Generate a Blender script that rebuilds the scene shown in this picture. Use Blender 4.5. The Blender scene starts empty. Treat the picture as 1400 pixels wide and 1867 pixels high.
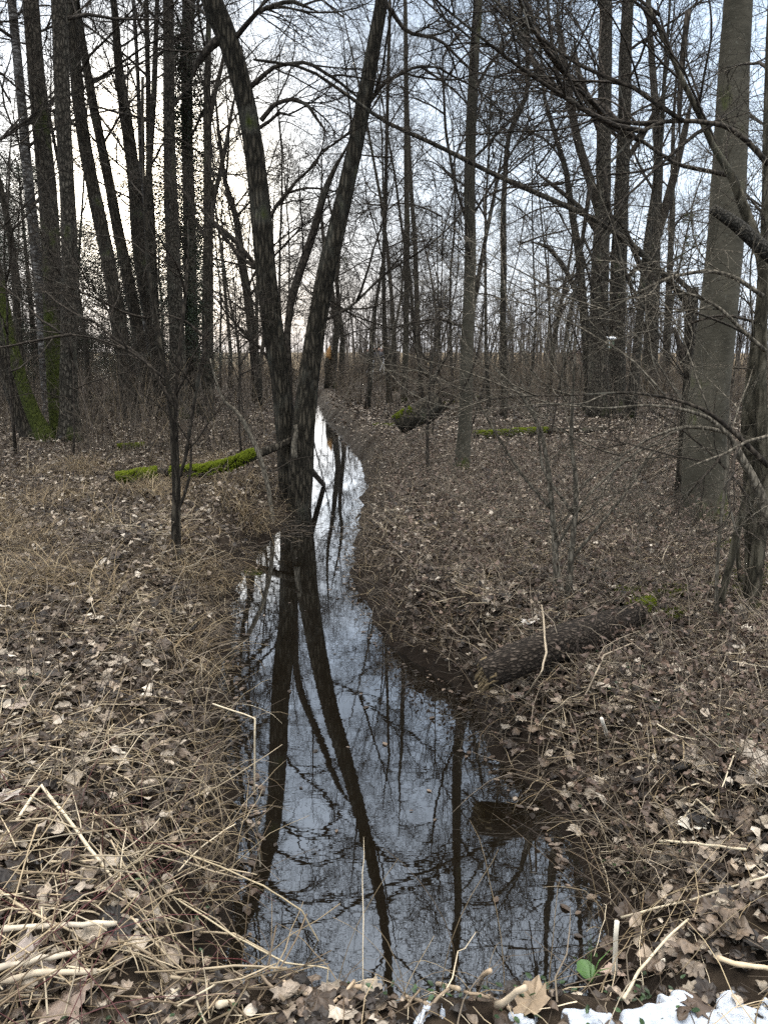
import bpy, math, random
import numpy as np
from mathutils import Vector, Matrix, Quaternion
R = math.radians
SC = bpy.context.scene
COL = SC.collection
rng = np.random.default_rng(7); random.seed(7)

# ------------------------------------------------------------------ camera
H = 2.0; F = 1400.0; PITCH = math.atan(293.5/1400.0)
cam = bpy.data.objects.new('camera', bpy.data.cameras.new('camera')); COL.objects.link(cam)
cam.location = (0, 0, H); cam.rotation_euler = (math.pi/2-PITCH, 0, 0)
cam.data.sensor_fit = 'VERTICAL'; cam.data.sensor_height = 36; cam.data.lens = 36*F/1867.0
cam.data.clip_start = 0.05; cam.data.clip_end = 3000
SC.camera = cam
# ------------------------------------------------------------------ sky, sun, exposure
SUN_AZ, SUN_EL = R(-15.5), R(10.5)          # azimuth measured from +Y towards +X
SC.view_settings.view_transform = 'Standard'; SC.view_settings.look = 'None'
SC.view_settings.exposure = 0.88; SC.view_settings.gamma = 1
W = bpy.data.worlds.new('World'); SC.world = W; W.use_nodes = True
nt = W.node_tree; N = nt.nodes; LK = nt.links; N.clear()
def nd(t, tree=None, **k):
    n = (tree or nt).nodes.new(t)
    for a, b in k.items(): setattr(n, a, b)
    return n
out = nd('ShaderNodeOutputWorld'); bg = nd('ShaderNodeBackground'); bg.inputs[1].default_value = 0.1
sky = nd('ShaderNodeTexSky', sky_type='NISHITA', sun_disc=False, sun_elevation=SUN_EL, sun_rotation=SUN_AZ, dust_density=2.0, air_density=1.0)
tc = nd('ShaderNodeTexCoord')
sep = nd('ShaderNodeSeparateXYZ'); LK.new(tc.outputs['Generated'], sep.inputs[0])
mp = nd('ShaderNodeMapping'); mp.inputs['Scale'].default_value = (1, 1, 3.2); LK.new(tc.outputs['Generated'], mp.inputs[0])
cl = nd('ShaderNodeTexNoise'); cl.inputs['Scale'].default_value = 2.6; cl.inputs['Detail'].default_value = 6; cl.inputs['Roughness'].default_value = .55; LK.new(mp.outputs[0], cl.inputs[0])
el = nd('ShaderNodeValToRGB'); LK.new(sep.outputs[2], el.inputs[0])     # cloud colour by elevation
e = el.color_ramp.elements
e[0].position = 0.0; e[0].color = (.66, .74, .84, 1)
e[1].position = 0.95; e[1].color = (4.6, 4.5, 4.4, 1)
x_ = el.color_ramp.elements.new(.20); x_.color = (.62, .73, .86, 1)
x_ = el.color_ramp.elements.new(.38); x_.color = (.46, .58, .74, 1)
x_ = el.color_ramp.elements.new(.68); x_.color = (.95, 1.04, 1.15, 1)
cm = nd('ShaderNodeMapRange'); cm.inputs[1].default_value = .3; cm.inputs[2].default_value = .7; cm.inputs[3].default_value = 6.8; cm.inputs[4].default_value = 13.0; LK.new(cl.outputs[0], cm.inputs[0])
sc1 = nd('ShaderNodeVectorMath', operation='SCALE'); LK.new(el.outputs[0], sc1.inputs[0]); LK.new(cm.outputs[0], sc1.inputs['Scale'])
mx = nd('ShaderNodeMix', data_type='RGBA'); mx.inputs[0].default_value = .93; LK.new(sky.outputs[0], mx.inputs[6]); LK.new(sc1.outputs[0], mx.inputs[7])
# bright patch of thin cloud round the sun
sd = (math.sin(SUN_AZ)*math.cos(SUN_EL), math.cos(SUN_AZ)*math.cos(SUN_EL), math.sin(SUN_EL))
dt = nd('ShaderNodeVectorMath', operation='DOT_PRODUCT'); dt.inputs[1].default_value = sd; LK.new(tc.outputs['Generated'], dt.inputs[0])
mxm = nd('ShaderNodeMath', operation='MAXIMUM'); mxm.inputs[1].default_value = 0; LK.new(dt.outputs['Value'], mxm.inputs[0])
p1 = nd('ShaderNodeMath', operation='POWER'); p1.inputs[1].default_value = 240; LK.new(mxm.outputs[0], p1.inputs[0])
p2 = nd('ShaderNodeMath', operation='POWER'); p2.inputs[1].default_value = 60; LK.new(mxm.outputs[0], p2.inputs[0])
g1 = nd('ShaderNodeVectorMath', operation='SCALE'); g1.inputs[0].default_value = (60, 52, 38); LK.new(p1.outputs[0], g1.inputs['Scale'])
g2 = nd('ShaderNodeVectorMath', operation='SCALE'); g2.inputs[0].default_value = (6.0, 5.6, 5.0); LK.new(p2.outputs[0], g2.inputs['Scale'])
a1 = nd('ShaderNodeVectorMath', operation='ADD'); LK.new(g1.outputs[0], a1.inputs[0]); LK.new(g2.outputs[0], a1.inputs[1])
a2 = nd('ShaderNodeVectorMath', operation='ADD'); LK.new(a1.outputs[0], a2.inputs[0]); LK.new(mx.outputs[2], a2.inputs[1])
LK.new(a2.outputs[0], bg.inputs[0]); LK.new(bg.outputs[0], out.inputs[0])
sun = bpy.data.objects.new('sun', bpy.data.lights.new('sun', 'SUN')); COL.objects.link(sun)
sun.data.energy = 1.5; sun.data.angle = R(12); sun.data.color = (1, .93, .80)
sun.rotation_euler = Vector(sd).to_track_quat('Z', 'Y').to_euler()
SC.cycles.max_bounces = 4; SC.cycles.diffuse_bounces = 2; SC.cycles.glossy_bounces = 3; SC.cycles.transparent_max_bounces = 4
SC.cycles.use_denoising = False
SC.cycles.sample_clamp_indirect = 4

# ------------------------------------------------------------------ helpers
def tag(o, label=None, cat=None, group=None, kind=None):
    if label: o['label'] = label
    if cat: o['category'] = cat
    if group: o['group'] = group
    if kind: o['kind'] = kind
    return o
def link(name, mesh, parent=None, loc=None):
    o = bpy.data.objects.new(name, mesh); COL.objects.link(o)
    if parent is not None: o.parent = parent
    if loc is not None: o.location = loc
    return o
def empty(name, loc, label, cat, group=None):
    o = bpy.data.objects.new(name, None); COL.objects.link(o); o.location = loc; o.empty_display_size = .1
    return tag(o, label, cat, group)
def mesh_np(name, V, faces, mat, smooth=True, col=None):
    """faces: list of (M,k) int arrays"""
    me = bpy.data.meshes.new(name)
    V = np.asarray(V, np.float32).reshape(-1, 3)
    me.vertices.add(len(V)); me.vertices.foreach_set('co', V.ravel())
    faces = [f for f in faces if len(f)]
    loops = np.concatenate([f.ravel() for f in faces]).astype(np.int32)
    tot = np.concatenate([np.full(len(f), f.shape[1]) for f in faces]).astype(np.int32)
    st = np.concatenate([[0], np.cumsum(tot)[:-1]]).astype(np.int32)
    me.loops.add(len(loops)); me.loops.foreach_set('vertex_index', loops)
    me.polygons.add(len(tot)); me.polygons.foreach_set('loop_start', st)
    try: me.polygons.foreach_set('loop_total', tot)
    except Exception: pass
    me.polygons.foreach_set('use_smooth', np.full(len(tot), smooth))
    me.update(calc_edges=True)
    if col is not None:
        a = me.color_attributes.new('Col', 'FLOAT_COLOR', 'POINT')
        c = np.ones((len(V), 4), np.float32); c[:, :3] = col
        a.data.foreach_set('color', c.ravel())
    me.validate(clean_customdata=False)
    me.materials.append(mat)
    return me
_tab = rng.random((256, 256))
def vnoise(x, y, s=1.0, o=0.0):
    x = np.asarray(x, float)/s+o+500; y = np.asarray(y, float)/s+o*1.7+500
    xi = np.floor(x).astype(int); yi = np.floor(y).astype(int); fx = x-xi; fy = y-yi
    fx = fx*fx*(3-2*fx); fy = fy*fy*(3-2*fy)
    g = lambda a, b: _tab[a % 256, b % 256]
    return (g(xi, yi)*(1-fx)+g(xi+1, yi)*fx)*(1-fy)+(g(xi, yi+1)*(1-fx)+g(xi+1, yi+1)*fx)*fy
def sstep(t): t = np.clip(t, 0, 1); return t*t*(3-2*t)
def ray(px, py):
    u = (px-700)/F; v = -(py-933.5)/F
    return np.array([u, math.cos(PITCH)+v*math.sin(PITCH), -math.sin(PITCH)+v*math.cos(PITCH)])
def at(px, py, Y):
    d = ray(px, py); return np.array([0, 0, H])+d*(Y/d[1])
def on_z(px, py, z=0.0):
    d = ray(px, py); return np.array([0, 0, H])+d*((z-H)/d[2])
# stream edges traced on the water plane z=0
LE = [(452,1800),(425,1700),(430,1560),(430,1440),(405,1330),(410,1200),(422,1100),(450,1030),(488,990),(514,962),(530,932),(536,880),(535,830),(533,780),(533,757),(545,742),(560,734),(572,729)]
RE = [(1085,1800),(1092,1680),(1062,1610),(1030,1540),(960,1450),(885,1370),(852,1280),(800,1228),(700,1170),(652,1080),(640,1020),(652,950),(668,880),(658,840),(628,800),(596,768),(584,748),(580,736),(576,729)]
def edge(P):
    q = np.array([on_z(a, b) for a, b in P]); i = np.argsort(q[:, 1]); return q[i, 1], q[i, 0]
LY, LX = edge(LE); RY, RX = edge(RE)
LX[-1] = RX[-1] = (LX[-1]+RX[-1])/2
YEND = LY[-1]; YNEAR = 1.97
def sdist(x, y):
    """positive outside the water, negative inside"""
    w = (vnoise(x, y, .22, 3)-.5)*.12+(vnoise(x, y, .07, 9)-.5)*.05
    dx = np.maximum(np.interp(y, LY, LX)-x, x-np.interp(y, RY, RX))
    d = np.maximum(dx, YNEAR-y)
    d = np.maximum(d, (y-YEND)*.3)
    return d+w
def height(x, y):
    x = np.asarray(x, float); y = np.asarray(y, float)
    d = sdist(x, y); r = np.hypot(x, y)
    nb = 1-sstep((y-1.7)/.5); nb = nb*sstep((x+1.1)/.3)*(1-sstep((x-1.5)/.5))
    wid = .62+.15*vnoise(x, y, 1.7, 5); wid = wid+(.27-wid)*nb
    wid = np.where((x > .2) & (y > 2.1) & (y < 3.4), .8, wid)
    top = .42+.10*(vnoise(x, y, 2.3, 1)-.5)+.05*(vnoise(x, y, .6, 2)-.5)
    top = top*(1-.2*nb)
    top = top+.25*sstep((d-2)/8)*(vnoise(x, y, 6, 8)-.3)*sstep((r-3)/10)*np.clip(1-(r-40)/30, 0, 1)
    wid = np.where((y > 3.2) & (x > np.interp(y, LY, LX)+.3), wid*.75, wid); z = top*sstep(d/wid+.08)**.8
    z = z+(vnoise(x, y, .15, 4)-.5)*.05*sstep(d/.2)
    z = np.where(d < 0, -.30*sstep(-d/.35)-.02, z-.02*np.clip(1-d/.1, 0, 1))
    return z
def hz(x, y): return float(height(x, y))
def hit(px, py):
    d = ray(px, py); o = np.array([0, 0, H]); t = np.arange(.8, 60, .02)
    P = o+d[None]*t[:, None]; h = height(P[:, 0], P[:, 1])
    k = np.argmax(P[:, 2] < h) if (P[:, 2] < h).any() else len(t)-1
    return P[k]

class Tubes:
    """collects polylines and turns them into one mesh; sides=2 gives flat ribbons"""
    def __init__(s): s.g = {}
    def add(s, P, r, sides=5, col=None):
        P = np.asarray(P, float)[None]; r = np.asarray(r, float)[None]
        s.addn(P, r, sides, None if col is None else np.asarray(col)[None])
    def addn(s, P, r, sides=3, col=None):
        P = np.asarray(P, float); s.g.setdefault((P.shape[1], sides), []).append((P, np.asarray(r, float), col))
    def arrays(s):
        Vs, Fs, Cs, off = [], [], [], 0
        for (n, k), L in s.g.items():
            P = np.concatenate([a for a, _, _ in L]); r = np.concatenate([b for _, b, _ in L]); M = len(P)
            C = None if L[0][2] is None else np.concatenate([c for _, _, c in L])
            T = np.gradient(P, axis=1); T /= np.linalg.norm(T, axis=2, keepdims=True)+1e-9
            m = P[:, -1]-P[:, 0]; m /= np.linalg.norm(m, axis=1, keepdims=True)+1e-9
            ref = np.where(np.abs(m[:, 2:3]) > .75, np.array([[1., 0, 0]]), np.array([[0, 0, 1.]]))[:, None]
            U = np.cross(T, ref); U /= np.linalg.norm(U, axis=2, keepdims=True)+1e-9; Vv = np.cross(T, U)
            if k == 2:
                V = np.stack([P-U*r[..., None], P+U*r[..., None]], 2); kk = 2
            else:
                a = np.arange(k)*2*math.pi/k
                V = P[:, :, None]+r[:, :, None, None]*(np.cos(a)[None, None, :, None]*U[:, :, None]+np.sin(a)[None, None, :, None]*Vv[:, :, None]); kk = k
            idx = off+np.arange(M*n*kk).reshape(M, n, kk)
            if k == 2:
                f = np.stack([idx[:, :-1, 0], idx[:, :-1, 1], idx[:, 1:, 1], idx[:, 1:, 0]], -1).reshape(-1, 4)
            else:
                j = np.roll(idx, -1, axis=2)
                f = np.stack([idx[:, :-1], j[:, :-1], j[:, 1:], idx[:, 1:]], -1).reshape(-1, 4)
                if k > 3:
                    # caps
                    c1 = idx[:, -1, :]; Fs.append(c1.reshape(-1, k)); c0 = idx[:, 0, ::-1]; Fs.append(c0.reshape(-1, k))
            Vs.append(V.reshape(-1, 3)); Fs.append(f)
            if C is not None: Cs.append(np.repeat(C, n*kk, axis=0))
            off += M*n*kk
        return np.concatenate(Vs), Fs, (np.concatenate(Cs) if Cs else None)
    def mesh(s, name, mat):
        V, Fs, C = s.arrays(); return mesh_np(name, V, Fs, mat, True, C)

# ------------------------------------------------------------------ materials
def newmat(name):
    m = bpy.data.materials.new(name); m.use_nodes = True; t = m.node_tree
    b = t.nodes['Principled BSDF']; return m, t, b
def rampnode(t, fac, stops):
    r = t.nodes.new('ShaderNodeValToRGB'); t.links.new(fac, r.inputs[0]); E = r.color_ramp.elements
    E[0].position = stops[0][0]; E[0].color = (*stops[0][1], 1); E[1].position = stops[-1][0]; E[1].color = (*stops[-1][1], 1)
    for p, c in stops[1:-1]: x = E.new(p); x.color = (*c, 1)
    return r
def noise(t, vec, scale, detail=4, rough=.6):
    n = t.nodes.new('ShaderNodeTexNoise'); n.inputs['Scale'].default_value = scale; n.inputs['Detail'].default_value = detail; n.inputs['Roughness'].default_value = rough
    t.links.new(vec, n.inputs['Vector']); return n
def mapping(t, scale, src='Object'):
    c = t.nodes.new('ShaderNodeTexCoord'); m = t.nodes.new('ShaderNodeMapping'); m.inputs['Scale'].default_value = scale
    t.links.new(c.outputs[src], m.inputs[0]); return m.outputs[0]
def mixc(t, fac, a, b):
    m = t.nodes.new('ShaderNodeMix'); m.data_type = 'RGBA'; t.links.new(fac, m.inputs[0])
    for s, i in ((a, 6), (b, 7)):
        if isinstance(s, tuple): m.inputs[i].default_value = (*s, 1)
        else: t.links.new(s, m.inputs[i])
    return m.outputs[2]
def math_(t, op, a, b=None):
    m = t.nodes.new('ShaderNodeMath'); m.operation = op
    for i, s in enumerate((a, b)):
        if s is None: continue
        if isinstance(s, (int, float)): m.inputs[i].default_value = s
        else: t.links.new(s, m.inputs[i])
    return m.outputs[0]
def bump(t, b, h, dist, strength=1.0):
    n = t.nodes.new('ShaderNodeBump'); n.inputs['Distance'].default_value = dist; n.inputs['Strength'].default_value = strength
    t.links.new(h, n.inputs['Height']); t.links.new(n.outputs[0], b.inputs['Normal'])
def bark(name, dark, light, lichen=(.20,.195,.155), moss=0.0, vscale=(24,24,4.5), depth=.035, smooth=False, mossz=1.2):
    dark = tuple(c*.66 for c in dark); light = tuple(c*.78 for c in light); lichen = tuple(c*.8 for c in lichen)
    m, t, b = newmat(name)
    v = mapping(t, vscale); n1 = noise(t, v, 1.0, 6, .65)
    v2 = mapping(t, (3, 3, 1.6)); n2 = noise(t, v2, 1.0, 3)
    v3 = mapping(t, (40, 40, 26)); n3 = noise(t, v3, 1.0, 3)
    if smooth:
        base = rampnode(t, n2.outputs[0], [(.3, dark), (.7, light)]).outputs[0]
        spots = rampnode(t, n3.outputs[0], [(.62, (0,0,0)), (.70, (1,1,1))]).outputs[0]
        base = mixc(t, math_(t, 'MULTIPLY', spots, .6), base, lichen)
        bump(t, b, n1.outputs[0], depth, .6)
    else:
        vo = t.nodes.new('ShaderNodeTexVoronoi'); vo.feature = 'DISTANCE_TO_EDGE'; vo.inputs['Scale'].default_value = 1.0
        va = t.nodes.new('ShaderNodeVectorMath'); va.operation = 'ADD'; t.links.new(v, va.inputs[0]); t.links.new(n1.outputs['Color'], va.inputs[1]); t.links.new(va.outputs[0], vo.inputs['Vector'])
        ridge = rampnode(t, vo.outputs[0], [(0, (0,0,0)), (.28, (1,1,1))]).outputs[0]
        hgt = math_(t, 'ADD', math_(t, 'MULTIPLY', ridge, .7), n1.outputs[0])
        base = rampnode(t, math_(t, 'MULTIPLY', hgt, .62), [(.25, tuple(c*.25 for c in dark)), (.50, dark), (.85, light)]).outputs[0]
        spots = rampnode(t, n2.outputs[0], [(.55, (0,0,0)), (.72, (1,1,1))]).outputs[0]
        base = mixc(t, math_(t, 'MULTIPLY', spots, .45), base, lichen)
        bump(t, b, hgt, depth, 1.0)
    if moss > 0:
        g = t.nodes.new('ShaderNodeTexCoord'); s = t.nodes.new('ShaderNodeSeparateXYZ'); t.links.new(g.outputs['Object'], s.inputs[0])
        lo = t.nodes.new('ShaderNodeMapRange'); lo.inputs[1].default_value = 0; lo.inputs[2].default_value = mossz; lo.inputs[3].default_value = .32*moss; lo.inputs[4].default_value = 0
        t.links.new(s.outputs[2], lo.inputs[0])
        f = math_(t, 'ADD', n2.outputs[0], lo.outputs[0])
        fm = rampnode(t, f, [(.66-.1*moss, (0,0,0)), (.78-.1*moss, (1,1,1))]).outputs[0]
        mg = rampnode(t, n3.outputs[0], [(.3, (.022,.028,.006)), (.7, (.075,.088,.016))]).outputs[0]
        base = mixc(t, fm, base, mg)
    t.links.new(base, b.inputs['Base Color']); b.inputs['Roughness'].default_value = .9; b.inputs['Specular IOR Level'].default_value = .15
    return m
M = {}
M['alder'] = bark('alder_bark', (.060,.049,.035), (.125,.105,.076), moss=.15)
M['alder_wet'] = bark('wet_alder_bark', (.050,.042,.029), (.112,.093,.066), moss=.1)
M['ash'] = bark('ash_bark', (.078,.067,.050), (.16,.138,.106), moss=.3, vscale=(22,22,9))
M['mossy'] = bark('mossy_bark', (.075,.062,.046), (.14,.118,.088), moss=1.15, vscale=(22,22,9), mossz=3.0)
M['beech'] = bark('beech_bark', (.055,.049,.034), (.118,.104,.076), lichen=(.20,.19,.15), moss=.5, smooth=True, vscale=(9,9,16), depth=.02, mossz=.5)
M['birch'] = bark('birch_bark', (.10,.09,.08), (.38,.36,.33), lichen=(.42,.40,.37), vscale=(5,5,14), depth=.006)
M['twig'] = bark('twig_bark', (.050,.040,.030), (.105,.085,.064), vscale=(30,30,12), depth=.003)
M['twigpale'] = bark('pale_twig_bark', (.15,.128,.095), (.29,.25,.19), vscale=(40,40,12), depth=.003)
M['fartwig'] = bark('far_twig_bark', (.085,.072,.058), (.14,.12,.10), vscale=(8,8,4), depth=.003)
M['hazel'] = bark('hazel_bark', (.095,.082,.055), (.175,.152,.108), lichen=(.26,.25,.19), moss=.4, vscale=(20,20,5), depth=.012, mossz=.4)
M['lichen'] = bark('lichen_bark', (.05,.045,.035), (.10,.09,.075), lichen=(.42,.42,.38), vscale=(60,60,40), depth=.006)
def colmat(name, rough=.75, trans=.0, spec=.25, nscale=30, var=.35):
    m, t, b = newmat(name)
    a = t.nodes.new('ShaderNodeAttribute'); a.attribute_name = 'Col'
    n = noise(t, mapping(t, (1,1,1)), nscale, 3)
    r = rampnode(t, n.outputs[0], [(.3, (1-var,)*3), (.7, (1+var*.4,)*3)])
    mm = t.nodes.new('ShaderNodeMix'); mm.data_type = 'RGBA'; mm.blend_type = 'MULTIPLY'; mm.inputs[0].default_value = 1
    t.links.new(a.outputs['Color'], mm.inputs[6]); t.links.new(r.outputs[0], mm.inputs[7])
    t.links.new(mm.outputs[2], b.inputs['Base Color']); b.inputs['Roughness'].default_value = rough; b.inputs['Specular IOR Level'].default_value = spec
    if trans:
        tr = t.nodes.new('ShaderNodeBsdfTranslucent'); t.links.new(mm.outputs[2], tr.inputs[0]); ms = t.nodes.new('ShaderNodeMixShader'); ms.inputs[0].default_value = trans
        t.links.new(b.outputs[0], ms.inputs[1]); t.links.new(tr.outputs[0], ms.inputs[2]); t.links.new(ms.outputs[0], t.nodes['Material Output'].inputs[0])
    return m
M['leaf'] = colmat('dead_leaf', .55, .12, .4, 45)
M['straw'] = colmat('straw', .6, 0, .3, 14, .3)
M['grass'] = colmat('dry_grass', .7, .15, .2, 6, .3)
M['green'] = colmat('green_leaf', .45, .25, .4, 30)
M['paint'] = colmat('cloth', .8, 0, .2, 20, .1)
def soil():
    m, t, b = newmat('woodland_soil'); v = mapping(t, (1,1,1))
    n = noise(t, v, 9, 8, .7); n2 = noise(t, v, .6, 3)
    c = rampnode(t, n.outputs[0], [(.3, (.010,.007,.005)), (.55, (.030,.022,.015)), (.75, (.075,.056,.040))]).outputs[0]
    g = t.nodes.new('ShaderNodeTexCoord'); s = t.nodes.new('ShaderNodeSeparateXYZ'); t.links.new(g.outputs['Object'], s.inputs[0])
    fld = rampnode(t, n.outputs[0], [(.3, (.13,.095,.056)), (.7, (.22,.17,.105))]).outputs[0]
    fy = t.nodes.new('ShaderNodeMapRange'); fy.inputs[1].default_value = 50; fy.inputs[2].default_value = 60; t.links.new(math_(t, 'ADD', s.outputs[1], math_(t, 'MULTIPLY', n2.outputs[0], 6)), fy.inputs[0])
    c = mixc(t, fy.outputs[0], c, fld)
    # wet mud close to the water line
    wz = t.nodes.new('ShaderNodeMapRange'); wz.inputs[1].default_value = .08; wz.inputs[2].default_value = .36; wz.inputs[3].default_value = 1; wz.inputs[4].default_value = 0; t.links.new(s.outputs[2], wz.inputs[0])
    c = mixc(t, wz.outputs[0], c, (.013,.009,.006))
    t.links.new(c, b.inputs['Base Color']); b.inputs['Roughness'].default_value = .95; b.inputs['Specular IOR Level'].default_value = .1
    bump(t, b, n.outputs[0], .03); return m
M['soil'] = soil()
def water():
    m, t, b = newmat('stream_water')
    b.inputs['Base Color'].default_value = (.005,.0036,.002,1); b.inputs['Roughness'].default_value = .5; b.inputs['Specular IOR Level'].default_value = 0
    v = mapping(t, (2.2,5.5,1)); n = noise(t, v, 2.0, 3, .5)
    bn = t.nodes.new('ShaderNodeBump'); bn.inputs['Distance'].default_value = .006; bn.inputs['Strength'].default_value = .05; t.links.new(n.outputs[0], bn.inputs['Height'])
    g = t.nodes.new('ShaderNodeBsdfGlossy'); g.inputs['Roughness'].default_value = .012; g.inputs['Color'].default_value = (.93,.96,1,1); t.links.new(bn.outputs[0], g.inputs['Normal'])
    fr = t.nodes.new('ShaderNodeFresnel'); fr.inputs[0].default_value = 2.2; t.links.new(bn.outputs[0], fr.inputs['Normal'])
    lw = t.nodes.new('ShaderNodeLayerWeight'); lw.inputs[0].default_value = .5; t.links.new(bn.outputs[0], lw.inputs['Normal'])
    fc = math_(t, 'MINIMUM', math_(t, 'ADD', fr.outputs[0], math_(t, 'MULTIPLY', math_(t, 'POWER', lw.outputs['Facing'], 3), .6)), 1)
    ms = t.nodes.new('ShaderNodeMixShader'); t.links.new(fc, ms.inputs[0]); t.links.new(b.outputs[0], ms.inputs[1]); t.links.new(g.outputs[0], ms.inputs[2])
    t.links.new(ms.outputs[0], t.nodes['Material Output'].inputs[0]); return m
M['water'] = water()
def mossm():
    m, t, b = newmat('bright_moss'); v = mapping(t, (1,1,1)); n = noise(t, v, 60, 5)
    c = rampnode(t, n.outputs[0], [(.3, (.04,.05,.006)), (.55, (.12,.145,.014)), (.75, (.22,.25,.03))]).outputs[0]
    t.links.new(c, b.inputs['Base Color']); b.inputs['Roughness'].default_value = 1; b.inputs['Specular IOR Level'].default_value = .05; bump(t, b, n.outputs[0], .02); return m
M['moss'] = mossm()
def snowm():
    m, t, b = newmat('old_snow'); n = noise(t, mapping(t, (1,1,1)), 55, 6, .7)
    c = rampnode(t, n.outputs[0], [(.25, (.22,.24,.27)), (.62, (.44,.47,.51))]).outputs[0]
    t.links.new(c, b.inputs['Base Color']); b.inputs['Roughness'].default_value = .6; b.inputs['Subsurface Weight'].default_value = .3; b.inputs['Subsurface Radius'].default_value = (.02,.025,.03); bump(t, b, n.outputs[0], .006); return m
M['snow'] = snowm()
def woodm(name, a, c2, sc=(4,4,40)):
    m, t, b = newmat(name); n = noise(t, mapping(t, sc), 2.0, 6, .7)
    c = rampnode(t, n.outputs[0], [(.3, a), (.7, c2)]).outputs[0]
    t.links.new(c, b.inputs['Base Color']); b.inputs['Roughness'].default_value = .85; bump(t, b, n.outputs[0], .01); return m
M['rot'] = woodm('rotten_wood', (.050,.032,.016), (.21,.15,.07), (30,10,30))
M['orangewood'] = woodm('fresh_orange_wood', (.22,.10,.03), (.50,.28,.10))
M['white'] = woodm('white_paint', (.62,.63,.63), (.80,.81,.82))
M['greenpaint'] = woodm('faded_green_paint', (.10,.13,.08), (.17,.20,.13))
M['black'] = woodm('dark_hole', (.006,.005,.004), (.012,.01,.008))

# ------------------------------------------------------------------ ground and water
def grid_mesh():
    k = np.linspace(-1, 1, 420); xs = np.sinh(k*6.6)/np.sinh(6.6)*260
    ys = np.concatenate([np.linspace(-260, -6, 18), np.linspace(-5.5, .6, 22), .6+np.cumsum(np.full(150, .04)), ])
    ylast = ys[-1]; ext = []; s = .05
    while ylast < 900: ylast += s; ext.append(ylast); s *= 1.022
    ys = np.concatenate([ys, ext]); X, Y = np.meshgrid(xs, ys); Z = height(X, Y)
    V = np.stack([X, Y, Z], -1).reshape(-1, 3); ny, nx = X.shape; i = np.arange(ny*nx).reshape(ny, nx)
    f = np.stack([i[:-1, :-1], i[:-1, 1:], i[1:, 1:], i[1:, :-1]], -1).reshape(-1, 4)
    return mesh_np('ground', V, [f], M['soil'])
g = link('ground', grid_mesh()); tag(g, kind='structure', label='dark leaf strewn woodland soil on both stream banks', cat='ground')
def water_mesh():
    ys = np.linspace(YNEAR-.4, YEND+1, 260); rows = []
    for y in ys: 
        a = np.interp(y, LY, LX)-.35; b = np.interp(y, RY, RX)+.35; rows.append(np.stack([np.linspace(a, b, 9), np.full(9, y), np.zeros(9)], -1))
    V = np.array(rows); i = np.arange(260*9).reshape(260, 9)
    f = np.stack([i[:-1, :-1], i[:-1, 1:], i[1:, 1:], i[1:, :-1]], -1).reshape(-1, 4)
    return mesh_np('water', V.reshape(-1, 3), [f], M['water'])
w = link('water', water_mesh()); tag(w, kind='structure', label='narrow dark stream mirroring the bare trees', cat='water')

# ------------------------------------------------------------------ procedural limbs
def grow(T, p, d, r, L, lvl, st, rnd):
    n = st['seg'][lvl]; step = L/n; P = [p]; rad = [r]; d = Vector(d).normalized(); q = Vector(p)
    kids = st['kids'][lvl] if lvl < len(st['kids']) else 0
    bend = Vector((rnd.gauss(0, 1), rnd.gauss(0, 1), rnd.gauss(0, 1)))*st['bend'][lvl]
    rend = max(st['rmin'], r*st['taper'][lvl]); dirs = []
    for i in range(n):
        d = (d+bend/n+Vector((rnd.gauss(0, 1), rnd.gauss(0, 1), rnd.gauss(0, 1)))*st['wob'][lvl]+Vector((0, 0, st['up'][lvl]/n))).normalized()
        q = q+d*step; P.append(tuple(q)); rad.append(r+(rend-r)*(i+1)/n); dirs.append(d.copy())
    T.add(P, rad, 4 if lvl == 0 else 3)
    for k in range(kids):
        t = rnd.uniform(st['start'][lvl], 1.0)*n; i = min(int(t), n-1); f = t-i
        a = Vector(P[i]).lerp(Vector(P[i+1]), f); dd = dirs[i]
        perp = dd.orthogonal().normalized(); perp.rotate(Quaternion(dd, rnd.uniform(0, 6.283)))
        ang = R(rnd.uniform(*st['ang'])); nd_ = (dd*math.cos(ang)+perp*math.sin(ang)).normalized()
        rr = max(st['rmin'], (rad[i]*(1-f)+rad[i+1]*f)*rnd.uniform(.45, .7)); LL = L*rnd.uniform(*st['ratio'][lvl])*(1.15-.5*t/n)
        grow(T, tuple(a), nd_, rr, LL, lvl+1, st, rnd)
ST_A = dict(seg=[10,7,5,4], kids=[11,5,3,0], bend=[.7,.6,.7,.6], taper=[.25,.35,.5,.6], wob=[.08,.11,.14,.16], up=[.5,.35,.15,0], start=[.12,.15,.2], ang=(28,65), ratio=[(.30,.60),(.35,.65),(.35,.7)], rmin=.0020)
ST_B = dict(seg=[12,8,5,4], kids=[9,5,2,0], bend=[1.1,.9,.8,.6], taper=[.2,.35,.5,.6], wob=[.09,.12,.15,.16], up=[-.55,-.1,.1,0], start=[.15,.15,.2], ang=(25,75), ratio=[(.28,.60),(.35,.65),(.35,.7)], rmin=.0017)
ST_F = dict(seg=[7,5,4,3], kids=[10,5,3,0], bend=[.6,.6,.7,.6], taper=[.25,.4,.6,.7], wob=[.08,.11,.14,.16], up=[.6,.3,.1,0], start=[.1,.15,.2], ang=(28,65), ratio=[(.35,.6),(.4,.65),(.4,.7)], rmin=.0036)
ST_L = dict(seg=[9,7,5,4], kids=[9,6,4,0], bend=[.8,.8,.9,.8], taper=[.25,.35,.5,.6], wob=[.10,.15,.19,.2], up=[.35,.1,.0,0], start=[.1,.12,.15], ang=(30,75), ratio=[(.32,.60),(.35,.65),(.4,.75)], rmin=.0026)
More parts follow.
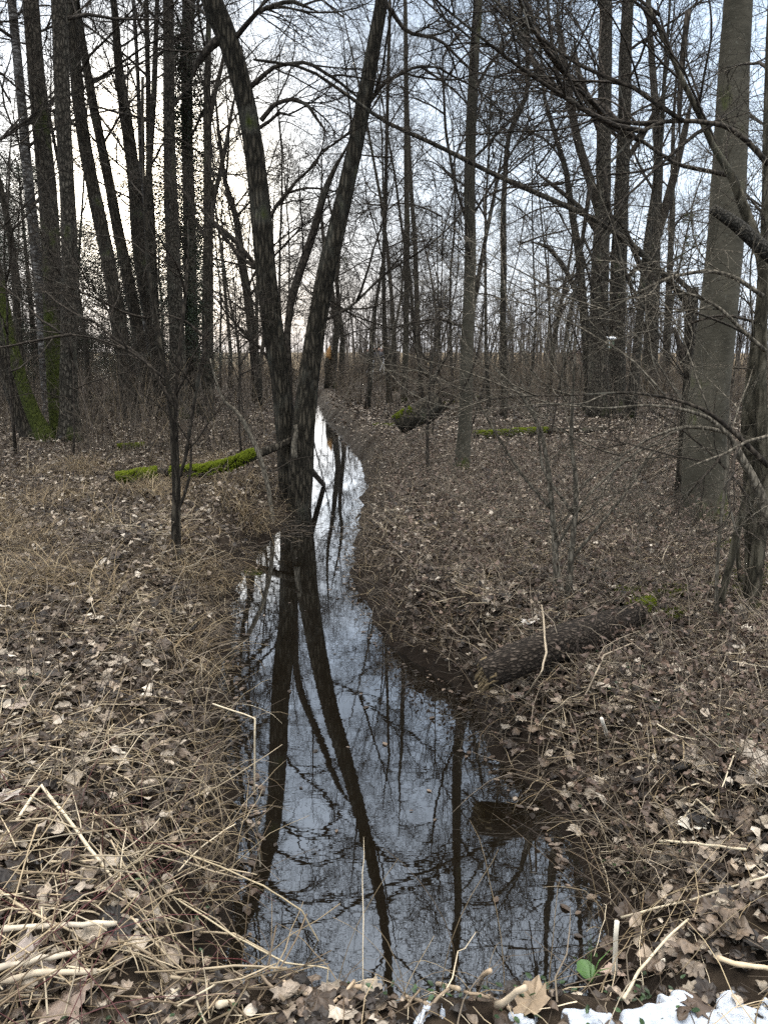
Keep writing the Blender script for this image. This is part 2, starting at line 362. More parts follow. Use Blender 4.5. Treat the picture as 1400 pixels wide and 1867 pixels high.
ST_P = dict(seg=[12,9,6], kids=[7,4,0], bend=[1.0,.9,.8], taper=[.3,.4,.6], wob=[.06,.08,.1], up=[-.7,-.3,0], start=[.12,.15], ang=(20,60), ratio=[(.35,.70),(.35,.7)], rmin=.0018)
def templates(st, n, seed, r0, L, mat, nm):
    res = []
    for i in range(n):
        T = Tubes(); rnd = random.Random(seed+i); grow(T, (0,0,0), (0,0,1), r0, L, 0, st, rnd); res.append(T.mesh(nm, mat))
    return res
TA = templates(ST_A, 7, 10, .030, 2.8, M['twig'], 'branch')
TB = templates(ST_B, 6, 40, .022, 2.6, M['twig'], 'branch')
TP = templates(ST_P, 6, 60, .009, 2.0, M['twigpale'], 'branch')
TL = templates(ST_L, 8, 120, .022, 2.7, M['twig'], 'branch')
TF = templates(ST_F, 6, 80, .035, 3.2, M['fartwig'], 'branch')
def limb(parent, base, p, d, s, T, name='branch', roll=None):
    """place a copy of a limb mesh at world point p growing along d"""
    o = link(name, random.choice(T), parent)
    q = Vector(d).to_track_quat('Z', 'Y') @ Quaternion((0, 0, 1), random.uniform(0, 6.28) if roll is None else roll)
    o.rotation_mode = 'QUATERNION'; o.rotation_quaternion = q; o.location = Vector(p)-Vector(base); o.scale = (s, s, s); return o
# leaf clumps (ivy, evergreen)
def leaf_cloud(n, rx, rz, size, cols, mat, name, seed, droop=0):
    rg = np.random.default_rng(seed); u = rg.normal(size=(n, 3)); u /= np.linalg.norm(u, axis=1, keepdims=True); rr = rg.random(n)**.45
    c = u*rr[:, None]*np.array([rx, rx, rz]); c += (rg.normal(size=(n, 3))*.08*rx)
    tmpl = np.array([[0,0,0],[.35,.45,.06],[0,1,-.05],[-.35,.45,.06]])
    return scatter_mesh(name, c, rg, tmpl, [np.array([[0,1,2,3]])], size*rg.uniform(.6, 1.2, n), cols, mat, 'any')
def rotmats(rg, n, mode):
    yaw = rg.uniform(0, 2*math.pi, n)
    if mode == 'any': tilt = rg.uniform(0, math.pi, n)
    else: tilt = np.abs(rg.normal(0, mode, n))
    ta = rg.uniform(0, 2*math.pi, n)
    cy, sy = np.cos(yaw), np.sin(yaw); Z = np.zeros((n, 3, 3)); Z[:, 0, 0] = cy; Z[:, 0, 1] = -sy; Z[:, 1, 0] = sy; Z[:, 1, 1] = cy; Z[:, 2, 2] = 1
    ax = np.stack([np.cos(ta), np.sin(ta), np.zeros(n)], -1); K = np.zeros((n, 3, 3))
    K[:, 0, 2] = ax[:, 1]; K[:, 1, 2] = -ax[:, 0]; K[:, 2, 0] = -ax[:, 1]; K[:, 2, 1] = ax[:, 0]
    s = np.sin(tilt)[:, None, None]; c = (1-np.cos(tilt))[:, None, None]
    Rm = np.eye(3)[None]+s*K+c*(K@K); return Rm@Z
def scatter_mesh(name, pos, rg, tmpl, faces, size, cols, mat, mode=.35, curl=0.0):
    n = len(pos); k = len(tmpl); Tm = np.repeat(tmpl[None], n, 0).astype(float)
    if curl:
        a = rg.normal(0, curl, n)[:, None]; b = rg.normal(0, curl, n)[:, None]; r2 = Tm[:, :, 0]**2; s2 = (Tm[:, :, 1]-.5)**2
        Tm[:, :, 2] += a*r2*2.5+b*s2*1.6+rg.normal(0, curl*.22, (n, k))
    V = np.einsum('nij,nkj->nki', rotmats(rg, n, mode), Tm)*np.asarray(size)[:, None, None]+pos[:, None]
    idx = np.arange(n)[:, None, None]*k; Fs = [(f[None]+idx).reshape(-1, f.shape[1]) for f in faces]
    cols = np.asarray(cols); c = cols[rg.integers(0, len(cols), n)]*rg.uniform(.75, 1.2, (n, 1))
    return mesh_np(name, V.reshape(-1, 3), Fs, mat, False, np.repeat(c, k, 0))
IVY = [(.018,.030,.010),(.028,.042,.014),(.014,.024,.010)]
IV = [leaf_cloud(620, .55, .95, .065, IVY, M['green'], 'ivy', 200+i) for i in range(3)]
EV = [leaf_cloud(1100, 1.15, .8, .075, [(.020,.030,.014),(.028,.040,.018),(.015,.023,.013)], M['green'], 'foliage', 220+i) for i in range(4)]
def mistle(seed):
    T = Tubes(); rnd = random.Random(seed); tips = []
    def f(p, d, L, l):
        q = p+d*L; T.add([p, p+d*L*.5+Vector((0,0,.005)), q], [.006-.0011*l, .0055-.0011*l, .005-.0011*l], 3)
        if l == 4: tips.append(q); return
        for s in range(2):
            pr = d.orthogonal().normalized(); pr.rotate(Quaternion(d, rnd.uniform(0, 6.28))); f(q, (d+pr*.65).normalized(), L*.86, l+1)
    for i in range(10): f(Vector((0,0,0)), Vector((rnd.gauss(0,1), rnd.gauss(0,1), rnd.gauss(0,1))).normalized(), .10, 0)
    V, Fs, _ = T.arrays(); C = np.tile([.06,.062,.02], (len(V), 1))
    tp = np.array([tuple(t) for t in tips]); tp = np.repeat(tp, 4, 0)
    rg = np.random.default_rng(seed); t4 = np.array([[0,0,0],[.16,.5,0],[0,1,0],[-.16,.5,0]])
    Vl = np.einsum('nij,kj->nki', rotmats(rg, len(tp), 'any'), t4)*.085+tp[:, None]; off = len(V)
    Fl = off+np.arange(len(tp)*4).reshape(-1, 4); Cl = np.tile([.085,.095,.03], (len(tp)*4, 1))
    return mesh_np('mistletoe', np.concatenate([V, Vl.reshape(-1, 3)]), Fs+[Fl], M['green'], True, np.concatenate([C, Cl]))
MI = [mistle(300+i) for i in range(3)]

# ------------------------------------------------------------------ trees
def smooth_path(P, r, n):
    P = np.array(P, float); r = np.array(r, float); s = np.concatenate([[0], np.cumsum(np.linalg.norm(np.diff(P, axis=0), axis=1))])
    t = np.linspace(0, s[-1], n*6); Q = np.stack([np.interp(t, s, P[:, i]) for i in range(3)], -1); rr = np.interp(t, s, r)
    k = np.ones(7)/7
    for _ in range(2):
        for i in range(3):
            Q[3:-3, i] = np.convolve(Q[:, i], k, 'valid')
        rr[3:-3] = np.convolve(rr, k, 'valid')
    return Q[::6].copy(), rr[::6].copy()
def trunk_mesh(Q, r, base, mat, sides=14, rough=.05, name='trunk', flare=True):
    Q = Q-np.array(base); n = len(Q); T = np.gradient(Q, axis=0); T /= np.linalg.norm(T, axis=1, keepdims=True)
    ref = np.array([0., 1., 0.]) if abs(T[:, 1]).mean() < .8 else np.array([1., 0, 0]); U = np.cross(T, ref); U /= np.linalg.norm(U, axis=1, keepdims=True); V = np.cross(T, U)
    a = np.arange(sides)*2*math.pi/sides; ph = rng.uniform(0, 6, 4)
    s = np.cumsum(np.r_[0, np.linalg.norm(np.diff(Q, axis=0), axis=1)])
    mod = 1+rough*(np.sin(a[None]*3+ph[0]+s[:, None]*.8)+.7*np.sin(a[None]*5+ph[1]-s[:, None]*1.3)+.6*np.sin(s[:, None]*2.1+ph[2]+a[None]))+rng.normal(0, rough*.5, (n, sides))
    if flare: mod += np.exp(-s/.22)[:, None]*(.18+.30*np.maximum(0, np.sin(a[None]*4+ph[3])))
    P = Q[:, None]+(r[:, None]*mod)[..., None]*(np.cos(a)[None, :, None]*U[:, None]+np.sin(a)[None, :, None]*V[:, None])
    idx = np.arange(n*sides).reshape(n, sides); j = np.roll(idx, -1, 1)
    f = np.stack([idx[:-1], j[:-1], j[1:], idx[1:]], -1).reshape(-1, 4)
    return mesh_np(name, P.reshape(-1, 3), [f, idx[-1:, :], idx[:1, ::-1]], mat)
class Tree:
    def __init__(s, name, label, pts, D=None, mat='alder', hgt=12., cat='tree', group=None, Dtop=None, nl=14, start=.3, sc=(.7, 1.1), T=None, boughs=(), cut=False, elev=(15, 55), flare=True, rough=.05, slim=.88, fl=1.0):
        T = T or TA
        b = pts[0]
        if D is None: D = float(hit(b[0], b[1])[1])
        slim = slim*(.88 if D > 12 else 1.0)
        s.D = D; Dt = D if Dtop is None else Dtop; n = len(pts)
        W_ = []; rr = []; y0, y1 = pts[0][1], min(p[1] for p in pts)
        for i, (px, py, wd) in enumerate(pts):
            f = 0 if y0 == y1 else (y0-py)/(y0-y1+1e-6)
            Y = D+(Dt-D)*f; q = at(px, py, Y); W_.append(q); rr.append(wd*.5*slim*np.linalg.norm(q-np.array([0, 0, H]))/np.linalg.norm(ray(px, py))/F)
        x, y = W_[0][0], W_[0][1]; gz = max(hz(x, y), -.25)
        if W_[0][2] > gz+.05 or True:
            W_.insert(0, np.array([x, y, gz-.12])) if W_[0][2] > gz-.10 else None
            if len(rr) < len(W_): rr.insert(0, rr[0])
        s.base = (x, y, gz); s.root = empty(name, s.base, label, cat, group)
        s.visible_top = W_[-1][2]
        if not cut and W_[-1][2] < hgt:
            d = W_[-1]-W_[-2]; d /= np.linalg.norm(d); d = d*.7+np.array([0, 0, .5]); q = W_[-1].copy(); r0 = rr[-1]
            k = 6; stp = (hgt-q[2])/k
            for i in range(k):
                d = d/np.linalg.norm(d)+rng.normal(0, .06, 3)+np.array([0, 0, .05]); d /= np.linalg.norm(d); q = q+d*stp; W_.append(q.copy()); rr.append(max(.012, r0*(1-.88*(i+1)/k)))
        Q, r = smooth_path(W_, rr, max(10, int(len(W_)*3)))
        Q[0] = W_[0]
        s.Q, s.r = Q, r; s.trunk = link('trunk', trunk_mesh(Q, r, s.base, M[mat], 18 if rr[0] > .06 else 8, rough, flare=flare), s.root)
        for bo in boughs: s.bough(*bo)
        L = len(Q)
        for k in range(nl):
            t = start+(1-start)*(k+random.random())/nl; i = min(int(t*(L-1)), L-2); p = Q[i]
            dirt = Q[i+1]-Q[i]; dirt /= np.linalg.norm(dirt); az = random.uniform(0, 6.28); ev = R(random.uniform(*elev))
            d = (math.cos(az)*math.cos(ev), math.sin(az)*math.cos(ev), math.sin(ev)+.1)
            limb(s.root, s.base, p, d, random.uniform(*sc)*(1.1-.45*t), T)
    def bough(s, pts, D=None, nl=5, sc=(.35, .6), mat='twig', T=None, Dt=None, elev=None):
        D = s.D if D is None else D; Dt = D if Dt is None else Dt; n = len(pts); P, rr = [], []
        for i, (px, py, wd) in enumerate(pts):
            Y = D+(Dt-D)*i/(n-1); q = at(px, py, Y); P.append(q); rr.append(wd*.5*Y/F*.82)
        Q, r = smooth_path(P, rr, max(8, n*3)); Q[0] = P[0]
        if nl: r = r*np.clip((1-np.linspace(0, 1, len(r)))*4+.22, 0, 1)
        b = tuple(Q[0]); o = link('bough', trunk_mesh(Q, r, b, M[mat], 9, .015, 'bough', flare=False), s.root, Vector(b)-Vector(s.base))
        for k in range(nl):
            t = .2+.8*(k+random.random())/nl; i = min(int(t*(len(Q)-1)), len(Q)-2); dd = Vector(Q[i+1]-Q[i]).normalized(); pr = dd.orthogonal(); pr.rotate(Quaternion(dd, random.uniform(0, 6.28)))
            lo = limb(o, b, Q[i], dd+pr.normalized()*random.uniform(.5, 1.1), random.uniform(*sc), T or TA, 'twig_spray')
        return o
    def ivy(s, z0, z1, n, sc=(.5, .9), T=None, name='ivy'):
        m = (s.Q[:, 2] > z0) & (s.Q[:, 2] < z1); q = s.Q[m]
        for k in range(n):
            p = q[random.randrange(len(q))]+rng.normal(0, .12, 3)+np.array([0, 0, random.uniform(-.3, .3)]); o = link(name, random.choice(T or IV), s.root, Vector(p)-Vector(s.base))
            o.rotation_euler = (random.uniform(-.3, .3), random.uniform(-.3, .3), random.uniform(0, 6)); v = random.uniform(*sc); o.scale = (v, v, v*1.1)
    def mistletoe(s, spots, D=None):
        for px, py, wd in spots:
            Y = (D or s.D)+.4; p = at(px, py, Y); o = link('mistletoe', random.choice(MI), s.root, Vector(p)-Vector(s.base)); v = wd*.5*Y/F/.42; o.scale = (v, v, v*.9); o.rotation_euler[2] = random.uniform(0, 6)
G1 = 'bare trees of the left bank'; G2 = 'bare trees of the right bank'
# --- the two leaning trunks standing in the stream
t = Tree('leaning_tree', 'thick dark trunk in the stream edge leaning left, arching limbs on its right', [(533,925,50),(527,840,46),(519,760,40),(512,680,42),(497,600,43),(484,500,41),(476,400,41),(466,290,40),(450,190,40),(424,90,43),(395,20,44),(365,-60,42),(340,-160,36),(325,-320,30)], D=9.9, flare=False, mat='alder_wet', hgt=14, nl=34, start=.40, sc=(.8,1.4), T=TL, group='pair of trunks rooted in the stream',
  boughs=[([(476,220,11),(500,190,9),(530,180,8),(560,190,7),(580,220,6),(610,260,4)], None, 4), ([(470,235,8),(490,222,7),(510,205,6),(545,215,4)], None, 2),
          ([(430,105,24),(400,70,20),(375,95,16),(360,115,13),(350,150,9)], None, 3), ([(480,430,9),(500,380,8),(540,330,6),(575,300,5),(600,250,4)], None, 4),
          ([(455,160,11),(500,120,8),(560,112,7),(620,150,6),(690,210,5)], None, 4), ([(485,500,10),(440,470,8),(400,420,7),(370,380,6),(330,360,4)], None, 4), ([(420,80,12),(470,20,9),(530,0,8),(600,30,5)], None, 4),
          ([(516,700,7),(480,640,6),(440,600,5),(400,560,4)], None, 3)])
t = Tree('leaning_tree', 'thick dark trunk in the stream leaning right, straight and ridged', [(543,925,52),(549,840,52),(556,760,46),(566,680,42),(577,600,40),(594,500,38),(618,400,36),(643,290,33),(663,190,31),(680,90,29),(696,0,26),(708,-120,23),(716,-300,18)], D=9.7, flare=False, mat='alder_wet', hgt=15, nl=36, start=.45, sc=(.7,1.3), T=TL, group='pair of trunks rooted in the stream',
  boughs=[([(535,830,20),(530,760,15),(527,680,14),(524,600,15),(532,540,17),(552,480,18),(573,420,17),(588,360,15),(608,310,13),(632,270,10),(655,215,8)], 9.9, 5),
          ([(580,590,7),(640,560,6),(700,500,5),(780,450,4)], None, 4), ([(700,0,10),(740,60,8),(800,70,6),(860,130,5),(940,150,4)], None, 5), ([(662,200,9),(700,150,7),(760,120,6),(830,125,4)], None, 4)])
bo = t.bough([(553,835,16),(566,856,14),(580,872,12),(592,886,11)], 9.7, 0, Dt=11.55); bo.name = 'root_limb'
bo = t.bough([(537,835,15),(536,810,13),(541,785,9),(537,770,8)], 9.5, 0, mat='twigpale')
# --- right bank trees
t = Tree('slender_tree', 'slender greenish trunk with curved foot nearest the stream on the right bank', [(841,858,30),(845,800,27),(849,740,26),(850,650,26),(855,560,25),(858,450,24),(855,350,23),(859,230,22),(865,100,20),(872,0,19),(876,-120,16),(870,-300,13)], mat='beech', hgt=13, nl=20, start=.3, sc=(.7,1.1), group=G2, T=TL,
  boughs=[([(853,620,12),(866,540,11),(882,450,9),(898,370,8),(910,310,7),(920,240,5)], None, 4), ([(856,420,7),(830,340,6),(812,240,6),(808,150,5),(805,60,4)], None, 5), ([(862,170,8),(890,120,6),(940,60,5),(1000,10,4)], None, 4),
          ([(857,400,6),(900,330,5),(950,250,4),(990,160,3)], None, 4), ([(854,600,6),(800,580,5),(740,590,4),(690,610,3)], None, 3)])
t = Tree('beech_tree', 'broad smooth grey green trunk, thickest on the right bank', [(1288,950,92),(1283,900,86),(1284,800,84),(1294,700,78),(1305,600,76),(1318,480,72),(1326,380,70),(1332,250,66),(1338,100,60),(1345,0,56),(1350,-150,50),(1350,-350,42)], mat='beech', hgt=15, nl=10, start=.5, sc=(.8,1.2), group=G2, rough=.025, slim=.88,
  boughs=[([(1322,330,14),(1290,240,8),(1245,150,7),(1210,60,6),(1190,-20,5)], 7.4, 4), ([(1238,260,1),(1238,180,12),(1244,100,12),(1256,0,12)], 7.0, 0)])
Tree('pole_tree', 'thin crooked pole tree beside the far bend of the stream', [(711,737,13),(708,690,12),(702,630,11),(700,560,10),(699,470,9),(703,380,9),(705,250,8),(708,120,8),(711,0,7)], mat='alder', hgt=14, nl=16, start=.22, sc=(.6,1.1), group=G2, T=TL)
Tree('pole_tree', 'straight pole tree just right of the crooked one', [(736,733,15),(739,660,14),(741,560,13),(742,440,13),(741,300,12),(740,150,11),(739,0,9)], mat='beech', hgt=15, nl=16, start=.22, sc=(.6,1.1), group=G2, T=TL)
Tree('pole_tree', 'pole tree bending left above the tilted log', [(769,700,13),(763,620,12),(759,540,12),(757,450,11),(750,350,9),(745,250,8),(740,120,6)], mat='alder', hgt=14, nl=16, start=.22, sc=(.6,1.), group=G2, T=TL)
t = Tree('ivy_tree', 'slim ivy wrapped trunk between the slender tree and the double trunk', [(919,705,16),(917,600,15),(918,480,14),(917,380,13),(925,250,11),(962,170,11),(960,60,9),(955,-40,8)], D=19, mat='alder', hgt=13, nl=14, start=.4, sc=(.7,1.), group=G2); t.ivy(1.2, 6, 12, (.22, .32))
t = Tree('old_tree', 'thick old trunk carrying the small bird box, left of a twin', [(1092,705,50),(1091,640,44),(1091,560,42),(1094,450,38),(1100,330,34),(1102,200,32),(1103,80,30),(1104,-30,28),(1106,-200,22)], D=19, mat='ash', hgt=19, nl=12, start=.35, sc=(1.1,1.6), group=G2,
  boughs=[([(1096,400,20),(1072,320,18),(1050,250,17),(1035,160,16),(1020,60,14),(1012,-20,12)], None, 4), ([(1092,430,12),(1060,380,10),(1010,340,8),(960,300,5)], None, 3), ([(1100,260,14),(1075,190,12),(1050,120,10),(1045,50,8)], None, 3)])
t2 = Tree('old_tree', 'thick old trunk right behind the bird box, right one of the twin', [(1122,702,44),(1123,640,38),(1126,560,37),(1129,450,36),(1133,330,32),(1137,200,30),(1141,80,28),(1146,-30,26),(1150,-200,20)], D=20, mat='ash', hgt=19, nl=12, start=.35, sc=(1.1,1.6), group=G2,
  boughs=[([(1135,300,12),(1170,250,11),(1200,190,9),(1230,130,7)], None, 3), ([(1128,520,10),(1170,480,9),(1200,500,6)], None, 2)])
Tree('slanting_tree', 'slanting trunk crossing left of the old double trunk', [(1074,700,24),(1068,620,22),(1061,540,20),(1054,460,18),(1042,390,16),(1032,310,13),(1010,240,11),(992,180,8)], D=20.5, mat='ash', hgt=11, nl=8, start=.3, sc=(.8,1.2), group=G2, T=TF, boughs=[([(1063,560,12),(1030,490,10),(1000,450,8),(960,440,5)], None, 2)])
t = Tree('mistletoe_tree', 'forked tree hung with mistletoe between the old double trunk and the beech', [(1184,690,38),(1186,600,32),(1190,520,30),(1192,440,28),(1196,370,24),(1200,300,22),(1195,200,18),(1185,80,14),(1180,-20,12)], D=27, mat='ash', hgt=18, nl=12, start=.35, sc=(1.1,1.6), group=G2, T=TF,
  boughs=[([(1193,440,22),(1212,380,19),(1228,320,17),(1245,250,14),(1265,160,11)], None, 4), ([(1192,540,14),(1160,470,12),(1140,420,9),(1120,380,6)], None, 2), ([(1186,640,10),(1170,590,9),(1158,540,7)], None, 1), ([(1190,520,12),(1225,500,12),(1270,540,10),(1300,560,8)], None, 2)])
t.mistletoe([(1186,400,30),(1195,460,26),(1240,470,24),(1255,400,24),(1150,510,24),(1140,540,18),(1262,440,30),(1165,300,22),(1230,520,18),(1160,440,18)])
Tree('thin_trunk', 'plain thin trunk right beside the mistletoe tree', [(1214,690,18),(1216,600,16),(1220,500,15),(1224,400,12),(1226,280,10)], D=30, mat='ash', hgt=13, nl=10, start=.3, sc=(1.,1.4), group=G2, T=TF)
t = Tree('snag', 'broken off dead trunk with flat top just left of the beech', [(1256,800,34),(1257,700,30),(1258,620,28),(1261,560,27),(1263,509,27)], D=12.5, mat='ash', nl=0, cut=True, cat='snag', group=None, boughs=[([(1250,660,30),(1235,620,10),(1225,590,5)], None, 0)])
t = Tree('bent_tree', 'lichen spotted tree arching over from the right edge in front of the beech', [(1392,900,34),(1385,700,30),(1388,560,28),(1392,480,28),(1372,420,28),(1352,370,25),(1335,320,20),(1300,270,16),(1275,210,14),(1240,140,12),(1205,60,10),(1170,-10,9)], D=4.6, mat='hazel', slim=.75, hgt=3, cut=True, nl=10, start=.45, sc=(.35,.6), T=TB, group=G2,
  boughs=[([(1410,470,34),(1380,445,31),(1345,412,28),(1315,392,24),(1290,376,18)], 4.3, 0, (.3,.4), 'lichen'), ([(1400,300,11),(1360,255,11),(1320,228,10),(1260,220,9),(1200,222,8),(1150,255,6),(1090,320,4),(1040,380,3)], 4.3, 6),
          ([(1390,540,10),(1340,505,9),(1290,492,8),(1220,505,7),(1150,540,5),(1060,600,3)], 4.2, 7, (.4,.7), 'twigpale', TP), ([(1395,640,9),(1350,600,8),(1310,560,7),(1260,535,6),(1190,540,4)], 4.1, 5, (.4,.7), 'twigpale', TP),
          ([(1330,320,10),(1280,310,9),(1230,300,8),(1160,250,7),(1080,210,6),(1000,150,4),(930,110,3)], 4.8, 7)])
t = Tree('multistem_tree', 'many stemmed hazel with crossing stems at the right edge', [(1372,1062,34),(1368,1000,24),(1362,930,24),(1368,860,30),(1362,780,34),(1372,690,32),(1384,600,28),(1393,500,26),(1398,380,24),(1400,200,20),(1405,0,16)], D=4.7, mat='hazel', slim=.85, hgt=7, nl=7, start=.4, sc=(.4,.7), T=TB, group=G2,
  boughs=[([(1308,1135,17),(1316,1080,17),(1330,1030,16),(1342,970,16),(1362,900,18),(1372,840,20)], 4.3, 1, (.3,.4), 'hazel'),
          ([(1304,1130,9),(1306,1040,8),(1313,950,8),(1325,860,8),(1330,780,7),(1328,700,6)], 4.2, 2, (.4,.7), 'twigpale', TP),
          ([(1350,1060,12),(1342,1000,10),(1350,940,9),(1356,890,8)], 4.6, 0, (.3,.4), 'hazel'),
          ([(1400,960,26),(1385,900,24),(1365,860,20),(1345,825,17),(1330,795,9),(1290,760,9),(1240,745,8),(1180,738,6),(1100,745,4),(1000,735,4),(900,745,3),(860,775,2)], 4.2, 6, (.4,.7), 'twigpale', TP),
          ([(1400,850,12),(1350,800,11),(1310,765,9),(1280,745,8),(1220,725,7),(1150,715,6),(1050,720,4),(950,722,4),(870,730,3),(820,770,2)], 3.9, 6, (.4,.7), 'twig', TP),
          ([(1400,795,8),(1360,805,7),(1320,828,6),(1280,842,5),(1240,858,4)], 3.5, 3, (.2,.3), 'twigpale'),
          ([(1330,790,9),(1290,780,9),(1240,778,7),(1180,800,5),(1090,860,4),(1000,930,3)], 4.4, 5, (.4,.7), 'twigpale', TP)])
t = Tree('fallen_branch_tree', 'long thin leaning stem slanting down to the right across the right bank', [(1262,560,16),(1200,490,14),(1150,445,13),(1090,402,12),(1000,362,11),(900,318,10),(800,266,9),(700,222,8),(640,178,7),(560,122,6),(430,104,5)], D=7.9, mat='alder', cut=True, nl=14, start=.15, sc=(.3,.6), T=TB, cat='leaning stem')
# --- left bank trees
t = Tree('mossy_tree', 'grey barked straight trunk, front one of the mossy clump', [(131,806,56),(128,740,42),(125,660,38),(127,560,37),(128,460,36),(122,340,34),(116,220,34),(112,100,34),(107,0,34),(104,-150,30)], D=13.6, mat='ash', hgt=17, nl=12, start=.4, sc=(.9,1.4), group=G1)
t = Tree('mossy_tree', 'moss green footed trunk behind the grey one with flaking bark', [(112,792,44),(104,720,40),(98,620,40),(96,500,42),(91,400,42),(82,300,40),(70,180,38),(60,60,37),(52,-60,34)], D=14.4, mat='mossy', hgt=17, nl=12, start=.4, sc=(.9,1.4), group=G1)
t = Tree('mossy_tree', 'bright mossy trunk bending out to the left edge from the clump', [(88,800,44),(66,765,34),(42,700,28),(24,630,27),(8,560,26),(-8,480,25),(-30,380,22)], D=13.5, mat='mossy', hgt=9, nl=8, start=.4, sc=(.8,1.2), group=G1)
Tree('brown_tree', 'rough brown trunk leaning in from the left edge beside the mossy clump', [(62,808,46),(42,760,42),(22,700,42),(6,620,40),(-10,520,36),(-28,400,30)], D=13.9, mat='alder', hgt=10, nl=8, start=.4, sc=(.8,1.2), group=G1)
Tree('birch_tree', 'pale flaking trunk farthest up the left edge', [(84,700,24),(76,560,24),(62,420,24),(48,280,22),(36,140,21),(22,0,20)], D=18, mat='birch', hgt=17, nl=12, start=.35, sc=(1.,1.5), group=G1, T=TF)
t = Tree('slanted_tree', 'big trunk slanting down right in front of the sun glow', [(240,740,36),(222,620,34),(206,520,33),(190,430,32),(172,350,31),(156,270,30),(143,180,29),(134,80,26),(128,0,24)], D=17.5, mat='alder', hgt=17, nl=12, start=.4, sc=(1.,1.5), group=G1)
t = Tree('slanted_tree', 'second slanting trunk just right of the sun facing one', [(276,735,30),(258,640,28),(240,540,27),(222,450,26),(206,370,24),(190,290,22),(174,210,21),(158,120,19),(142,20,17)], D=18.5, mat='alder', hgt=16, nl=12, start=.4, sc=(.9,1.4), group=G1)
t = Tree('dark_tree', 'dark trunk widening below the sun, left of the pale birch', [(300,725,34),(288,640,32),(268,540,34),(254,450,34),(248,360,31),(238,270,29),(226,190,26),(216,110,20),(210,20,16)], D=19, mat='alder', hgt=17, nl=12, start=.4, sc=(.9,1.4), group=G1)
Tree('birch_tree', 'very thin pale birch stem left of the sun', [(266,700,12),(264,500,11),(260,380,10),(256,260,9),(252,140,9),(245,20,8)], D=20, mat='birch', hgt=16, nl=8, start=.5, sc=(.7,1.), group=G1, T=TF)
Tree('thin_trunk', 'thin dark stem right against the brightest sky on the left', [(290,705,16),(284,560,15),(280,450,15),(273,320,14),(271,180,12),(268,30,11)], D=20, mat='alder', hgt=16, nl=10, start=.35, sc=(.8,1.2), group=G1, T=TF)
t = Tree('thick_tree', 'thick upright trunk on the right edge of the sun glow', [(326,722,44),(324,640,36),(320,540,34),(316,450,33),(312,360,31),(309,260,27),(308,150,26),(307,0,25)], D=18, mat='ash', hgt=18, nl=12, start=.4, sc=(1.,1.5), group=G1)
t = Tree('ivy_tree', 'trunk cloaked in dark ivy right of the sun glow', [(352,715,34),(350,600,30),(348,480,28),(345,360,27),(341,240,27),(340,120,25),(346,0,30)], D=19.5, mat='alder', hgt=17, nl=10, start=.4, sc=(.9,1.3), group=G1); t.ivy(1.5, 9.5, 34, (.6, 1.0))
t = Tree('forked_tree', 'trunk forking upward into a fan of limbs left of the leaning pair', [(378,712,30),(378,620,27),(380,520,25),(381,420,22),(379,330,20),(379,240,19),(378,160,16),(380,80,13)], D=17, mat='alder', hgt=15, nl=8, start=.4, sc=(.8,1.2), group=G1,
  boughs=[([(380,230,11),(392,170,10),(405,120,8),(412,70,6)], None, 2), ([(381,400,12),(400,320,10),(415,250,8),(425,190,6),(440,130,4)], None, 3), ([(380,400,13),(400,415,12),(430,440,11),(462,478,10),(480,500,8)], 14, 2), ([(379,440,8),(355,400,7),(345,350,5)], None, 1)]); t.ivy(1.2, 5, 9, (.4,.6))
t = Tree('crooked_tree', 'crooked dark tree with mistletoe seen just left of the leaning pair', [(470,705,24),(462,620,22),(452,540,20),(438,460,19),(432,400,15),(410,330,11),(400,250,8)], D=24, mat='alder', hgt=10, nl=12, start=.3, sc=(1.,1.4), group=G1, T=TF); t.mistletoe([(432,455,26),(446,480,20),(412,515,20),(455,440,16)])
t = Tree('crooked_tree', 'crooked tree with round mistletoe tufts behind the gap right of the leaning pair', [(622,672,12),(625,620,11),(618,560,10),(614,510,9),(618,470,8),(612,420,6),(600,370,5)], D=34, mat='ash', hgt=9, nl=10, start=.25, sc=(.9,1.3), T=TF); t.mistletoe([(624,480,26),(612,505,20),(606,490,14),(612,640,14),(520,150,12)])
Tree('dark_tree', 'far tree stem leaning behind the right of the leaning pair', [(608,668,16),(614,600,14),(606,540,12),(596,470,10)], D=33, mat='ash', hgt=10, nl=10, start=.25, sc=(.9,1.3), T=TF)
t = Tree('edge_tree', 'thin tree at the left edge dark against the evergreens', [(40,700,20),(34,600,18),(28,500,17),(18,420,15),(2,340,13),(-20,260,10)], D=16, mat='alder', hgt=10, nl=10, start=.3, sc=(.8,1.1), group=G1)
# small shrub tree in the left foreground
t = Tree('small_tree', 'small brown forked sapling in front of the mossy branch on the left bank', [(323,1015,16),(321,960,20),(322,890,18),(319,820,18),(318,770,17),(310,720,12),(294,640,11),(282,560,10),(270,480,8),(266,400,7),(262,300,5)], mat='alder', hgt=4.0, nl=4, start=.5, sc=(.3,.45), T=TB,
  boughs=[([(319,790,11),(322,700,9),(330,620,8),(338,540,7),(344,450,6),(342,380,4)], None, 3, (.25,.4)), ([(322,880,9),(338,840,8),(350,760,8),(362,690,8),(374,640,9),(378,605,7),(370,560,4)], None, 3, (.25,.4)), ([(321,940,8),(338,900,7),(348,860,6),(350,790,5)], None, 1, (.2,.3)),
          ([(378,620,6),(340,585,5),(290,570,5),(250,590,4)], None, 2, (.2,.35)), ([(300,690,6),(240,640,5),(170,615,4),(90,605,3),(10,595,2)], 5.2, 3, (.25,.4), 'twig'), ([(316,740,8),(270,660,7),(200,610,6),(140,560,4)], 5.8, 3, (.25,.4))])
